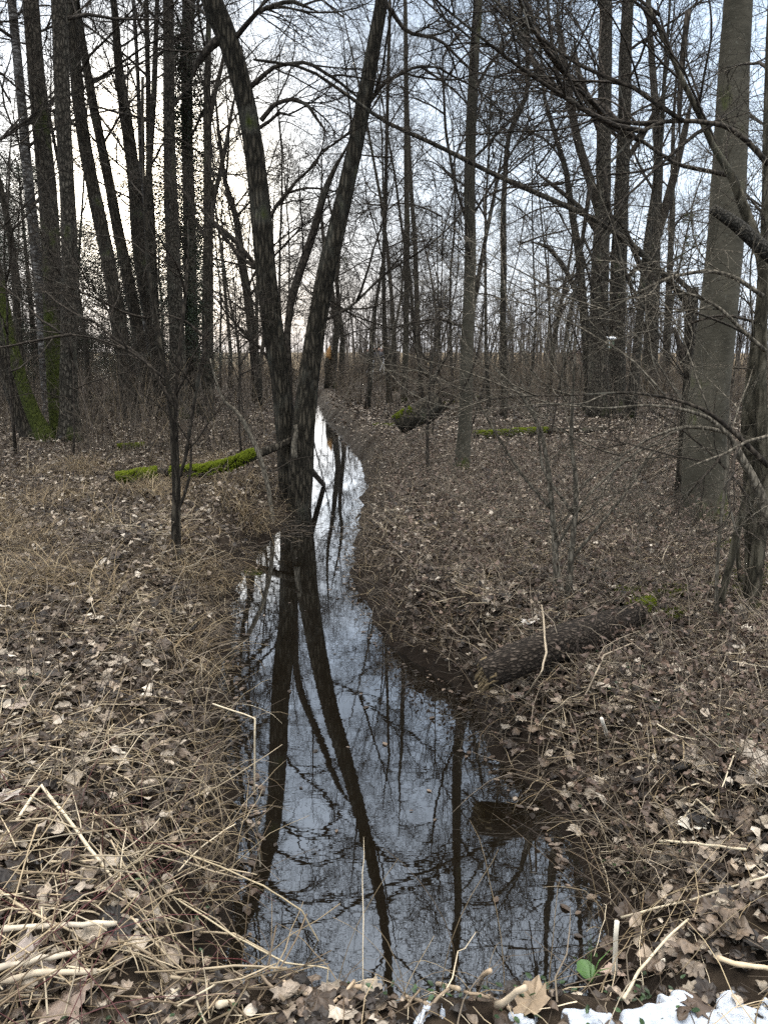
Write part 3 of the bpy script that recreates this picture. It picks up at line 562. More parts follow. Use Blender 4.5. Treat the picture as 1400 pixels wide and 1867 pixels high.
t = Tree('small_tree', 'arching pale stem rooted beside the leaning pair and bending left', [(496,935,8),(488,880,9),(470,820,10),(445,770,10),(428,745,9),(410,735,6),(395,700,4),(380,640,3)], D=8.6, mat='twigpale', cut=True, nl=5, start=.3, sc=(.25,.4), T=TB, cat='sapling')
# shrub in the centre of the right bank
for k, (pts, lab) in enumerate([([(1016,1092,12),(1012,1000,11),(1006,930,10),(1000,860,9),(985,780,7),(950,720,5),(900,670,4)], 'bushy bare shrub left of centre on the right bank behind the bark log'),
                  ([(1036,1098,12),(1040,1020,11),(1048,940,10),(1050,880,9),(1040,800,7),(1045,700,5),(1050,600,4)], 'bare shrub standing close behind the bark log, upright stems')]):
    t = Tree('shrub', lab, pts, mat='twigpale', cut=True, nl=6, start=.25, sc=(.5,.75), T=TP, cat='shrub', group='bare shrubs behind the bark log', slim=1.0,
      boughs=[([(pts[1][0],pts[1][1],8),(pts[1][0]+60+40*k,900,6),(pts[1][0]+150,820,5),(pts[1][0]+260,790,3)], None, 4, (.3,.5), 'twigpale', TP), ([(pts[2][0],pts[2][1],8),(pts[2][0]-60,860,6),(pts[2][0]-120+50*k,760,5),(pts[2][0]-180+60*k,650,3)], None, 4, (.3,.5), 'twigpale', TP)])

# --- random bare background trees and saplings
def clear(x, y):
    d = float(sdist(x, y)); return d
spots = []
LAND = [(-60,'left edge of the wood'),(110,'mossy clump'),(225,'slanted trunk before the sun'),(292,'dark trunk below the sun'),(350,'ivy cloaked trunk'),(379,'forked tree'),(465,'crooked mistletoe tree'),(540,'leaning pair'),(704,'crooked pole tree'),(739,'straight pole tree'),(850,'slender curved tree'),(918,'ivy wrapped trunk'),(1107,'old double trunk'),(1185,'mistletoe tree'),(1298,'broad beech'),(1372,'hazel at the edge')]
ORD = ['first','second','third','fourth','fifth','sixth','seventh','eighth','ninth','tenth','eleventh','twelfth','thirteenth','fourteenth']
def relabel(roots, what):
    L = {}
    for o in roots:
        px = o.location.x/ (o.location.y*math.cos(PITCH)+ (H-1)*math.sin(PITCH))*F+700; k = max([i for i, (a, _) in enumerate(LAND) if a <= px] or [0]); L.setdefault(k, []).append((px, o))
    for k, v in L.items():
        for j, (px, o) in enumerate(sorted(v, key=lambda t: t[0])): o['label'] = '%s %s right of the %s' % (ORD[min(j, 13)], what, LAND[k][1])
def far_tree(x, y, hgt, r, nl, sc, T, name, label, cat, group, mat, start=.25):
    z = hz(x, y); base = (x, y, z); root = empty(name, base, label, cat, group)
    n = 9; q = np.array([x, y, z-.1]); P = [q.copy()]; d = np.array([rng.normal(0, .08), rng.normal(0, .08), 1.]); rr = [r]
    for i in range(n): d = d+np.array([rng.normal(0, .07), rng.normal(0, .07), .1]); d /= np.linalg.norm(d); q = q+d*hgt/n; P.append(q.copy()); rr.append(max(.006, r*(1-.9*(i+1)/n)))
    Q = np.array(P); link('trunk', trunk_mesh(Q, np.array(rr), base, M[mat], 7, .05), root)
    for k in range(nl):
        t = start+(1-start)*(k+random.random())/nl; i = min(int(t*n), n-1); p = Q[i]+(Q[i+1]-Q[i])*(t*n-i); az = random.uniform(0, 6.28); ev = R(random.uniform(10, 60))
        limb(root, base, p, (math.cos(az)*math.cos(ev), math.sin(az)*math.cos(ev), math.sin(ev)), random.uniform(*sc)*(1.15-.5*t), T)
cnt = 0
while cnt < 26:        # tall thin trees farther back
    y = random.uniform(16, 48); x = random.uniform(-.62, .62)*y
    if clear(x, y) < 1.2 or (abs((x/y)*F+700-640) < 60): continue
    far_tree(x, y, random.uniform(9, 17), random.uniform(.05, .16), 8, (.8, 1.4), random.choice([TF, TL]), 'background_tree', 'slim bare tree deep in the woodland among many alike', 'tree', 'slim bare trees deep in the woodland', random.choice(['ash', 'alder', 'ash'])); cnt += 1
for px in (20, 150, 222, 300, -20, 405, 440, 478, 505, 528, 560, 670, 770, 800, 825, 960, 1000, 890):
    y = random.uniform(19, 36); x = (px-700)/F*y*1.0
    while clear(x, y) < .4: y += 1; x = (px-700)/F*y
    far_tree(x, y, random.uniform(8, 13), random.uniform(.035, .08), 11, (.8, 1.4), TL, 'background_tree', 'slim bare tree', 'tree', 'slim bare trees deep in the woodland', 'ash', .15)
cnt = 0
while cnt < 30:        # understorey saplings
    y = random.uniform(7, 26); x = random.uniform(-.6, .6)*y
    if clear(x, y) < .5 or (y < 12 and abs(x) > .42*y and x > 0): continue
    far_tree(x, y, random.uniform(2.2, 5.5), random.uniform(.012, .03), 7, (.4, .9), random.choice([TB, TL, TP]), 'sapling', 'thin bare sapling with fine curling twigs in the undergrowth', 'sapling', 'thin bare saplings of the undergrowth', 'twig', .2); cnt += 1
relabel([o for o in COL.objects if o.name.startswith('background_tree')], 'slim bare background tree')
relabel([o for o in COL.objects if o.name.startswith('sapling') and o.get('group')], 'thin curly sapling')
# evergreens behind the left trees
for i, (px, Y, h_) in enumerate([(-40,24,7.5),(30,27,8.5),(90,25,7.2),(160,28,6.0),(235,26,4.6),(290,29,6.0),(345,25,8.5),(-120,22,9)]):
    x = (px-700)/F*Y*1.02; z = hz(x, Y); labs = ['outermost left', 'by the left edge', 'behind the mossy clump', 'behind the gap right of the mossy clump', 'low beneath the sun glow', 'low to the right of the sun glow', 'tallest, behind the ivy trunk', 'just beyond the left edge']
    root = empty('evergreen_tree', (x, Y, z), 'dark evergreen tree '+labs[i], 'tree', 'dark evergreens behind the left trees')
    Q = np.stack([np.full(8, x), np.full(8, Y), np.linspace(z-.1, z+h_, 8)], -1); link('trunk', trunk_mesh(Q, np.linspace(.12, .02, 8), (x, Y, z), M['alder'], 8), root)
    for k in range(34):
        tt = random.uniform(.12, 1); az = random.uniform(0, 6.28); rad = (2.4-1.5*tt)*random.random()**.5
        o = link('foliage', random.choice(EV), root, (math.cos(az)*rad, math.sin(az)*rad, tt*h_)); v = random.uniform(.6, 1.0); o.scale = (v, v, v*.6); o.rotation_euler = (random.uniform(-.4,.4), random.uniform(-.4,.4), az)
# the small rust leaved bush in front of the field
x, Y = (1093-700)/F*30, 30.; z = hz(x, Y)
root = empty('bush', (x, Y, z), 'round bush still holding rusty red leaves, before the field', 'bush'); 
link('foliage', leaf_cloud(2200, 1.1, 1.0, .07, [(.10,.05,.035),(.14,.075,.05)], M['leaf'], 'foliage', 400), root, (-.2, 0, 1.3))
Tt = Tubes(); rnd = random.Random(5)
for i in range(14): grow(Tt, (0,0,0), (rnd.gauss(0,.5), rnd.gauss(0,.5), 1), .015, 1.9, 2, dict(ST_F, ratio=ST_F['ratio']), rnd)
link('stem', Tt.mesh('stem', M['fartwig']), root)

# ------------------------------------------------------------------ ground cover, all on the height field
def sample(n, D0, D1, a=1.0, wid=.62, pad=.7, keep=None):
    """points in a widening fan; density falls off as distance**-a"""
    X = []; Y = []; c = 0
    while c < n:
        u = rng.random(n*2); e_ = 2-a
        y = (D0**e_+u*(D1**e_-D0**e_))**(1/e_); x = rng.uniform(-1, 1, n*2)*(wid*y+pad)
        k = keep(x, y) if keep is not None else np.ones(len(x), bool); X.append(x[k]); Y.append(y[k]); c += k.sum()
    return np.concatenate(X)[:n], np.concatenate(Y)[:n]
def pos(x, y, dz): return np.stack([x, y, height(x, y)+dz], -1)
BROWN = [(.115,.080,.055),(.17,.122,.086),(.075,.052,.036),(.23,.17,.122),(.13,.092,.064),(.33,.265,.205),(.042,.029,.020),(.10,.066,.043),(.030,.021,.014),(.06,.040,.026)]
GREY = BROWN+[(.36,.30,.23),(.26,.205,.155),(.46,.39,.31)]
BROWN = [tuple(k_*(.50+1.0*c_[0]) for k_ in c_) for c_ in BROWN]; GREY = [(k_[0]*(.50+.85*k_[0]), k_[1]*(.49+.85*k_[0]), k_[2]*(.46+.85*k_[0])) for k_ in GREY]
PALE = [(.42,.35,.27),(.52,.45,.36),(.32,.25,.18)]
# maple leaf outline
def maple():
    tips = [(0,1.0),(.42,.74),(.50,.50),(.26,.08)]; 
    o = [(0,0),(.12,-.03),(.30,-.02),(.30,.12),(.50,.22),(.42,.34),(.58,.54),(.48,.66),(.34,.64),(.24,.84),(.10,.88),(0,1.05)]
    pts = o+[(-x, y) for x, y in reversed(o[1:-1])]; V = [(0,.34,.05)]+[(x, y, -.03*(x*x+y*y)) for x, y in pts]; n = len(pts)
    return np.array(V), [np.array([[0, 1+i, 1+(i+1) % n] for i in range(n)])]
def ovleaf():
    V = np.array([[0,0,0],[.22,.25,.06],[.28,.55,.05],[.12,.85,.02],[0,1,0],[-.12,.85,.02],[-.28,.55,.05],[-.22,.25,.06],[0,.3,-.03],[0,.65,-.03]])
    F_ = np.array([[0,1,8],[8,7,0],[4,9,3],[4,5,9]]); Q_ = np.array([[1,2,9,8],[8,9,6,7]]); F2 = np.array([[2,3,9],[5,6,9]])
    return V, [F_, F2, Q_]
MV, MF = maple(); OV, OF = ovleaf()
def gridleaf():
    ts = np.linspace(0, 1, 8); V = []; S = []
    for t_ in ts:
        w_ = .30*math.sin(math.pi*min(1, t_*.96+.02))**.75
        for k_ in np.linspace(-1, 1, 5): V.append((k_*w_, t_+.06*abs(k_)*(1-t_), .05*abs(k_))); S.append(.78 if abs(k_) > .9 else (1.18 if k_ == 0 else 1))
    i = np.arange(40).reshape(8, 5); return np.array(V), [np.stack([i[:-1,:-1], i[:-1,1:], i[1:,1:], i[1:,:-1]], -1).reshape(-1, 4)], np.array(S)
def mapleg():
    c = MV[0]; ring = MV[1:]; n = len(ring); V = [c]; S = [1.2]
    for f_ in (.33, .66, 1.0):
        for j_, p_ in enumerate(ring): V.append(c+(p_-c)*f_); S.append((1.15 if j_ in (6, 11, 16, 4, 18) else .95) if f_ < 1 else .75)
    Fq = []; Ft = [[0, 1+j, 1+(j+1) % n] for j in range(n)]
    for k_ in range(2):
        for j in range(n): Fq.append([1+k_*n+j, 1+(k_+1)*n+j, 1+(k_+1)*n+(j+1) % n, 1+k_*n+(j+1) % n])
    return np.array(V), [np.array(Ft), np.array(Fq)], np.array(S)
GV, GF, GS = gridleaf(); LV, LF, LS = mapleg()
def curled(name, x, y, dz, size, tm, cols, tilt, amp):
    V0, Fc, Sh = tm; n = len(x); k = len(V0); V = np.repeat(V0[None], n, 0); X = V[:, :, 0].copy(); Y = V[:, :, 1].copy()-.5
    g = lambda s_: rng.normal(0, s_, (n, 1)); ph = rng.uniform(0, 6.28, (n, 1))
    # roll the blade about a random axis in its own plane, then ripple it
    a = rng.uniform(0, 3.14, (n, 1)); u = X*np.cos(a)+Y*np.sin(a); v = -X*np.sin(a)+Y*np.cos(a); kap = g(1.9*amp)+.6*amp
    kap = np.where(np.abs(kap) < .05, .05, kap); ur = np.sin(kap*u)/kap; zr = (1-np.cos(kap*u))/kap
    X = ur*np.cos(a)-v*np.sin(a); Y = ur*np.sin(a)+v*np.cos(a); Z = V[:, :, 2]+zr+.05*amp*np.sin(7*u+ph)+.05*amp*np.sin(9*v+ph*2)+rng.normal(0, .014*amp, (n, k))
    V = np.stack([X, Y, Z], -1); V = np.einsum('nij,nkj->nki', rotmats(rng, n, tilt), V)*size[:, None, None]
    low = V[:, :, 2].min(1); P = np.stack([x, y, height(x, y)+dz-low*.75], -1); V += P[:, None]
    idx = np.arange(n)[:, None, None]*k; Fs = [(f[None]+idx).reshape(-1, f.shape[1]) for f in Fc]; cc = np.asarray(cols); c = cc[rng.integers(0, len(cc), n)]*rng.uniform(.7, 1.2, (n, 1))
    C = (c[:, None]*Sh[None, :, None]*rng.uniform(.8, 1.15, (n, k, 1))).reshape(-1, 3); return mesh_np(name, V.reshape(-1, 3), Fs, M['leaf'], True, C)
def cur(name, n, D0, D1, a, s_, tm, cols, tilt, amp, keep): x, y = sample(n, D0, D1, a, .62, .7, keep); return curled(name, x, y, np.abs(rng.normal(0, .016, n)), s_*rng.uniform(.5, 1.25, n), tm, cols, tilt, amp)
land = lambda x, y: (sdist(x, y)-.02 > .42*rng.random(len(x)))
land0 = lambda x, y: (sdist(x, y)-.02 > .30*rng.random(len(x))) & ((y > 1.85) | (x < .05) | (rng.random(len(x)) < .16)) & ((x > -.3) | (rng.random(len(x)) < .5))
keepR = lambda x, y: (sdist(x, y) > .03)
def litter(name, n, D0, D1, a, size, tm, cols, tilt, curl, dz, keep, wid=.62):
    x, y = sample(n, D0, D1, a, wid, .7, keep); P = pos(x, y, np.abs(rng.normal(0, dz, n))+.006); s = size*rng.uniform(.55, 1.25, n)
    return scatter_mesh(name, P, rng, tm[0], tm[1], s, cols, M['leaf'], tilt, curl)
def joined(name, meshes, label, cat, mat=None):
    """merge several generated meshes of the same ground cover into one object"""
    Vs, Fs, Cs, off = [], [], [], 0
    for me in meshes:
        n = len(me.vertices); v = np.empty(n*3, np.float32); me.vertices.foreach_get('co', v); c = np.empty(n*4, np.float32); me.color_attributes['Col'].data.foreach_get('color', c)
        tot = np.empty(len(me.polygons), np.int32); me.polygons.foreach_get('loop_total', tot); li = np.empty(len(me.loops), np.int32); me.loops.foreach_get('vertex_index', li); st = np.concatenate([[0], np.cumsum(tot)[:-1]])
        for k in np.unique(tot): s_ = st[tot == k]; Fs.append(li[s_[:, None]+np.arange(k)[None]]+off)
        Vs.append(v.reshape(-1, 3)); Cs.append(c.reshape(-1, 4)[:, :3]); off += n; m0 = me.materials[0]; bpy.data.meshes.remove(me)
    o = link(name, mesh_np(name, np.concatenate(Vs), Fs, m0, False, np.concatenate(Cs))); return tag(o, label, cat, kind='stuff')
joined('leaf_litter', [
    cur('a', 4200, .35, 5.5, .9, .072, (LV, LF, LS), GREY, .35, 1.0, land0),
    cur('g', 19000, .35, 5.5, 1.0, .043, (GV, GF, GS), BROWN+GREY, .40, 1.1, land0),
    litter('b', 18000, 3.5, 11, .9, .048, (OV, OF), BROWN+GREY, .6, .45, .024, land0),
    litter('c', 46000, 6, 26, 1.0, .075, (OV, OF), GREY, .55, .35, .03, land),
    litter('e', 7000, 2.2, 24, .7, .062, (OV, OF), PALE, .55, .35, .045, land),
    cur('f', 900, 1.2, 5, 1.0, .055, (GV, GF, GS), PALE, .3, .9, land0),
    litter('d', 30000, 18, 50, .9, .13, (OV, OF), BROWN, .5, .25, .02, land, .7)], 'brown and pale fallen leaves carpeting both banks', 'leaf litter')

def blades(x, y, L, az, a0, a1, r0, r1, n=5, wig=.0, dz=.0, clamp=True, kink=0):
    N_ = len(x); ang = a0[:, None]+(a1-a0)[:, None]*np.linspace(0, 1, n-1)[None]+rng.normal(0, 1, (N_, n-1))*wig
    if kink:
        k = rng.integers(1, n-1, N_); j = rng.normal(0, kink, N_); ang = ang+np.where(np.arange(n-1)[None] >= k[:, None], j[:, None], 0)
    azz = az[:, None]+np.cumsum(rng.normal(0, 1, (N_, n-1))*wig, 1)
    st = (L/(n-1))[:, None]; dx = np.sin(ang)*np.cos(azz)*st; dy = np.sin(ang)*np.sin(azz)*st; dzv = np.cos(ang)*st
    z0 = height(x, y)+dz; P = np.zeros((N_, n, 3)); P[:, 0] = np.stack([x, y, z0], -1)
    P[:, 1:, 0] = x[:, None]+np.cumsum(dx, 1); P[:, 1:, 1] = y[:, None]+np.cumsum(dy, 1); P[:, 1:, 2] = np.asarray(z0).reshape(-1, 1)+np.cumsum(dzv, 1)
    if clamp:
        hh = height(P[:, :, 0], P[:, :, 1]); P[:, :, 2] = np.maximum(P[:, :, 2], np.maximum(hh, 0)+.006+np.abs(rng.normal(0, .012, (N_, 1))))
    r = r0[:, None]+(r1-r0)[:, None]*np.linspace(0, 1, n)[None]; return P, r
def pick(cols, n, lo=.75, hi=1.2): c = np.asarray(cols); return c[rng.integers(0, len(c), n)]*rng.uniform(lo, hi, (n, 1))
U = rng.uniform
GOLD = [(.22,.16,.09),(.15,.11,.06),(.32,.25,.15),(.10,.07,.04),(.07,.05,.03)]
STRAW = [(.40,.32,.21),(.30,.23,.14),(.48,.40,.28),(.20,.15,.09),(.14,.10,.06)]
DUN = [(.070,.053,.036),(.10,.076,.053),(.045,.034,.024),(.17,.135,.095)]
# dry grass: tussocks left middle + loose everywhere
T = Tubes()
nt_ = 115; cx, cy = sample(nt_, 3.2, 11, .9, .6, .5, lambda x, y: (sdist(x, y) > .12) & (x < np.interp(y, LY, LX)))
k = 70; x = (cx[:, None]+rng.normal(0, .08, (nt_, k))).ravel(); y = (cy[:, None]+rng.normal(0, .08, (nt_, k))).ravel(); n = len(x)
m_ = vnoise(x, y, 1.1, 21) > .42; x, y = x[m_], y[m_]; n = len(x)
P, r = blades(x, y, U(.2, .6, n), U(0, 6.28, n), U(.3, 1.3, n), U(1.4, 2.6, n), U(.0018, .0040, n), np.full(n, .0010), 7, .10); T.addn(P, r, 2, pick(GOLD, n))
n = 19000; x, y = sample(n, .4, 14, 1.0, .6, .6, lambda x, y: (sdist(x, y) > .05) & ((y > 2.4) | (rng.random(len(x)) < .3)))
P, r = blades(x, y, U(.10, .36, n), U(0, 6.28, n), U(.9, 1.6, n), U(1.3, 2.2, n), U(.0012, .0028, n), np.full(n, .0007), 6, .22); T.addn(P, r, 2, pick(GOLD+STRAW[:3]+DUN*2, n))
o = link('dry_grass', T.mesh('dry_grass', M['grass'])); tag(o, 'golden dry grass and thin stems matted over the banks', 'dry grass', kind='stuff')
# brown herb stems over the right bank and the water edges
T = Tubes(); n = 14000; x, y = sample(n, 2.3, 13, .8, .58, .5, lambda x, y: (sdist(x, y) > .03) & ((x > 0) | (rng.random(len(x)) < .35)))
P, r = blades(x, y, U(.15, .55, n), U(0, 6.28, n), U(.1, 1.2, n), U(.6, 2.4, n), U(.0014, .0034, n), np.full(n, .0008), 6, .25); T.addn(P, r, 3, pick(DUN+[(.05,.034,.024),(.30,.24,.17)], n))
n = 90; x = U(-1.6, -.5, n); y = U(.9, 2.6, n)
P, r = blades(x, y, U(.2, .7, n), U(0, 6.28, n), U(.3, 1.4, n), U(1, 2, n), U(.001, .0022, n), np.full(n, .0007), 7, .12, .03); T.addn(P, r, 3, pick([(.10,.030,.030),(.07,.028,.025)], n))
n = 1500; x, y = sample(n, 2.3, 12, .6, .5, .5, lambda x, y: (sdist(x, y) > .04) & (sdist(x, y) < .28))   # hanging over the edge
side = np.where(x > (np.interp(y, LY, LX)+np.interp(y, RY, RX))/2, math.pi, 0)
P, r = blades(x, y, U(.10, .32, n), side+rng.normal(0, .9, n), U(.6, 1.3, n), U(1.8, 2.9, n), U(.0012, .0026, n), np.full(n, .0006), 6, .15); T.addn(P, r, 3, pick(DUN+GOLD[1:2], n))
o = link('dead_stems', T.mesh('dead_stems', M['straw'])); tag(o, 'fine brown dead herb stems bristling from the banks', 'dead stems', kind='stuff')
n = 200; x, y = sample(n, 1.4, 4.2, .9, .5, .3, lambda x, y: (sdist(x, y) > -.02) & (sdist(x, y) < .22) & ((x < .1) | (rng.random(len(x)) < .4)))
T = Tubes(); P, r = blades(x, y, U(.2, .6, n), U(0, 6.28, n), U(.0, .9, n), U(.9, 2.3, n), U(.0011, .0022, n), np.full(n, .0007), 9, .08, 0, True); T.addn(P, r, 4, pick(GOLD+STRAW, n))
o = link('bank_stems', T.mesh('bank_stems', M['straw'])); tag(o, 'thin dry stems arching out over the water from the banks', 'dry stems', kind='stuff')
# pale straw stalks lying about, dense in the foreground
T = Tubes(); n = 3800; x, y = sample(n, .5, 7.5, 1.15, .6, .5, lambda x, y: (sdist(x, y) > .22) & ((x < -.35) | (y > 2.3)) & ((x < 0) | (rng.random(len(x)) < .55)) & (vnoise(x, y, .7, 31)+.25*(x < 0)*(y < 3) > .45))
P, r = blades(x, y, U(.05, .30, n)*np.where(rng.random(n) < .1, 1.7, 1), rng.normal(.3, 1.2, n)+math.pi*(rng.random(n) < .5), U(1.4, 1.65, n), U(1.4, 1.8, n), U(.0012, .0034, n), U(.0010, .0026, n), 7, .05, U(.01, .06, n), True, .35); T.addn(P, r, 5, pick(STRAW, n, .5, 1.25))
o = link('straw_stalks', T.mesh('straw_stalks', M['straw'])); tag(o, 'pale hollow stalks strewn over the banks', 'straw', kind='stuff')
# small dead leaves clinging in the stems
x, y = sample(9000, 2.5, 13, 1.0, .56, .5, lambda x, y: (sdist(x, y) > .02) & (x > 0)); P = pos(x, y, U(.02, .30, 9000))
o = link('clinging_leaves', scatter_mesh('clinging_leaves', P, rng, OV, OF, U(.02, .05, 9000), [(.11,.072,.05),(.15,.10,.07),(.08,.052,.037)], M['leaf'], 'any', .4)); tag(o, 'small shrivelled brown leaves held in the dead stems of the right bank', 'dead leaves', kind='stuff')
# thicket band of fine brown stems
T = Tubes(); n = 12500; x, y = sample(n, 11, 42, .5, .62, .5, lambda x, y: (sdist(x, y) > .5) & ((y > 21) | (x < -1.6) | (rng.random(len(x)) < .12)) & (vnoise(x, y, 3, 41) > .36) & ~((np.abs(x-.7) < 1.1) & (y < 17)))
P, r = blades(x, y, U(.4, 1.7, n), U(0, 6.28, n), U(0, .35, n), U(0, 1.1, n), U(.003, .006, n), U(.0015, .003, n), 5, .15, 0, False); T.addn(P, r, 3, pick(DUN+GOLD[1:2]+[(.15,.115,.085)], n))
n2 = 18000; i = rng.integers(0, n, n2); q = P[i, 2+rng.integers(0, 2, n2)]
Lr = U(.15, .55, n2); azz = U(0, 6.28, n2); ev = U(-.2, 1.2, n2); dv = np.stack([np.cos(azz)*np.cos(ev), np.sin(azz)*np.cos(ev), np.sin(ev)], -1)
Pm = np.stack([q, q+dv*Lr[:, None]*.5+rng.normal(0, .03, (n2, 3)), q+dv*Lr[:, None]], 1); T.addn(Pm, np.tile([.0028, .0022, .0016], (n2, 1)), 3, pick(DUN, n2))
n = 7000; x = U(-40, 16, n); y = U(40, 58, n); k_ = (sdist(x, y) > .5) & (vnoise(x, y, 4, 77) > .3); x, y = x[k_], y[k_]; n = len(x)
P, r = blades(x, y, U(.8, 2.6, n), U(0, 6.28, n), U(0, .3, n), U(0, .9, n), U(.007, .013, n), U(.003, .006, n), 5, .15, 0, False); T.addn(P, r, 3, pick(DUN, n))
o = link('thicket', T.mesh('thicket', M['straw'])); tag(o, 'dense brown thicket of thin stems under the trees', 'thicket', kind='stuff')
# reeds at the meadow edge
T = Tubes(); n = 26000; x, y = sample(n, 44, 70, .2, .65, 0, lambda x, y: vnoise(x, y, 5, 51) > .2)
P, r = blades(x, y, U(.4, 1.0, n), U(0, 6.28, n), U(0, .3, n), U(.1, .9, n), U(.008, .014, n), np.full(n, .004), 4, .1, 0, False); T.addn(P, r, 2, pick([(.19,.135,.078),(.24,.18,.105),(.15,.10,.058)], n))
o = link('reeds', T.mesh('reeds', M['grass'])); tag(o, 'tan reeds and tall grass at the open meadow edge', 'reeds', kind='stuff')
# far wood line beyond the meadow
T = Tubes(); n = 1500; x = U(-120, 120, n); y = U(110, 150, n)
x = np.r_[x, U(-60, -22, 500), U(-4, 30, 500)]; y = np.r_[y, U(56, 80, 500), U(48, 64, 500)]; n = len(x)
P, r = blades(x, y, U(3, 7, n), U(0, 6.28, n), U(0, .1, n), U(0, .3, n), U(.03, .07, n), np.full(n, .012), 5, .05, 0, False); T.addn(P, r, 3, pick([(.09,.076,.064),(.11,.094,.08)], n))
n2 = 34000; i = rng.integers(0, n, n2); f = rng.random(n2)[:, None]; q = P[i, 2]*(1-f)+P[i, 4]*f
Lr = U(.4, 1.5, n2); azz = U(0, 6.28, n2); ev = U(0, 1.3, n2); dv = np.stack([np.cos(azz)*np.cos(ev), np.sin(azz)*np.cos(ev), np.sin(ev)], -1)
Pm = np.stack([q, q+dv*Lr[:, None]*.5+rng.normal(0, .1, (n2, 3)), q+dv*Lr[:, None]], 1); T.addn(Pm, np.tile([.014, .010, .006], (n2, 1)), 3, pick([(.09,.077,.066)], n2))
o = link('far_woodland', T.mesh('far_woodland', M['straw'])); tag(o, 'far-off line of bare trees beyond the meadow', 'woodland', kind='stuff')
# green ground ivy
x, y = sample(520, .6, 4.5, 1.2, .55, .4, lambda x, y: (sdist(x, y) > .05) & (vnoise(x, y, .35, 61) > .70))
o = link('ground_ivy', scatter_mesh('ground_ivy', pos(x, y, U(.02, .06, len(x))), rng, OV, OF, U(.014, .028, len(x)), [(.03,.06,.02),(.04,.075,.025),(.025,.045,.016)], M['green'], .5, .1)); tag(o, 'small green ivy leaves creeping through the litter', 'ground ivy', kind='stuff')
# floating debris on the stream
x, y = sample(420, 2.3, 14, 1.0, .5, .4, lambda x, y: (sdist(x, y) < -.02) & ((sdist(x, y) > -.12) | (rng.random(len(x)) < .03)))
o = link('floating_leaves', scatter_mesh('floating_leaves', np.stack([x, y, np.full(len(x), .004)], -1), rng, OV, OF, U(.02, .05, len(x)), BROWN, M['leaf'], .05, .05)); tag(o, 'scattered leaves floating along the stream edges', 'floating leaves', kind='stuff')
T = Tubes(); c_ = on_z(520, 968); n = 60; x = c_[0]+rng.normal(0, .30, n); y = c_[1]+rng.normal(0, .30, n)
Pd = np.stack([x, y, np.full(n, .006)+U(0, .02, n)], -1); az = rng.normal(0, 1.1, n); L_ = U(.06, .28, n); dv = np.stack([np.cos(az), np.sin(az), rng.normal(0, .03, n)], -1)
T.addn(np.stack([Pd, Pd+dv*L_[:, None]*.5, Pd+dv*L_[:, None]], 1), np.full((n, 3), .0035), 3, pick(DUN[:3], n))
o = link('twig_raft', T.mesh('twig_raft', M['straw'])); tag(o, 'raft of floating twigs caught before the leaning trunks', 'debris', kind='stuff')

# ------------------------------------------------------------------ logs, moss, snow
def log(name, label, pts, D, mat, cat='log', group=None, sides=16, rough=.05, zoff=None):
    """pts = (px,py,width,Y)"""
    P, rr = [], []
    for px, py, wd, Y in pts: P.append(at(px, py, Y)); rr.append(wd*.5*Y/F)
    Q, r = smooth_path(P, rr, max(8, len(P)*4)); b = (Q[0][0], Q[0][1], Q[0][2]-r[0]); root = empty(name, b, label, cat, group)
    link('trunk' if cat != 'branch' else 'limb', trunk_mesh(Q, r, b, M[mat], sides, rough, 'trunk', flare=False), root); return root, Q, r, b
def moss_on(root, Q, r, b, f0, f1, thick=.012, cover=1.1, name='moss'):
    i0, i1 = int(f0*len(Q)), int(f1*len(Q)); q = Q[i0:i1]; rr = r[i0:i1]; n = 7000; i = rng.integers(0, len(q)-1, n); f = rng.random(n)[:, None]
    c = q[i]*(1-f)+q[i+1]*f; rad = rr[i]; tng = q[i+1]-q[i]; tng /= np.linalg.norm(tng, axis=1, keepdims=True); sdv = np.cross(tng, [0, 0, 1.]); sdv /= np.linalg.norm(sdv, axis=1, keepdims=True); up = np.cross(sdv, tng)
    a = rng.normal(0, cover*.6, n); lump = vnoise(c[:, 0]*2+a*.3, c[:, 2]*2+c[:, 1]+a*.3, .12, 5); kk = (lump > .30) & (vnoise(c[:, 0]*1.0+a*.05, c[:, 2]+a*.1, .09, 15) > .30); dirv = up*np.cos(a)[:, None]+sdv*np.sin(a)[:, None]
    base = c+dirv*(rad*1.0)[:, None]; tip = base+dirv*(thick*(.5+lump))[:, None]+rng.normal(0, .006, (n, 3)); T = Tubes()
    T.addn(np.stack([base, tip], 1)[kk]-np.array(b), np.stack([np.full(n, thick*.45), np.full(n, thick*.15)], 1)[kk], 4)
    return link(name, T.mesh(name, M['moss']), root)
# bark log sticking out over the stream at the right
z_ = .42
P0 = [on_z(880,1230,.40), on_z(930,1208,.45), on_z(1000,1180,.49), on_z(1080,1150,.49), on_z(1140,1130,.43), on_z(1200,1112,.38)]
def simple_log(name, label, P, r, mat, cat='log', n=26, rough=.05):
    Q, rr = smooth_path(P, r, n); Q[0] = P[0]; b = tuple(Q[len(Q)//2]-np.array([0, 0, rr[0]])); root = empty(name, b, label, cat)
    link('trunk', trunk_mesh(Q, rr, b, M[mat], 20, rough, 'trunk', flare=False), root); return root, Q, rr, b
M['logbark'] = bark('log_bark', (.075,.058,.044), (.165,.130,.100), lichen=(.13,.105,.08), vscale=(26,48,48), depth=.03)
root, Q, rr, b = simple_log('fallen_log', 'brown cracked bark log jutting over the stream, yellow rotten broken end', P0, [.078,.088,.092,.092,.09,.08], 'logbark')
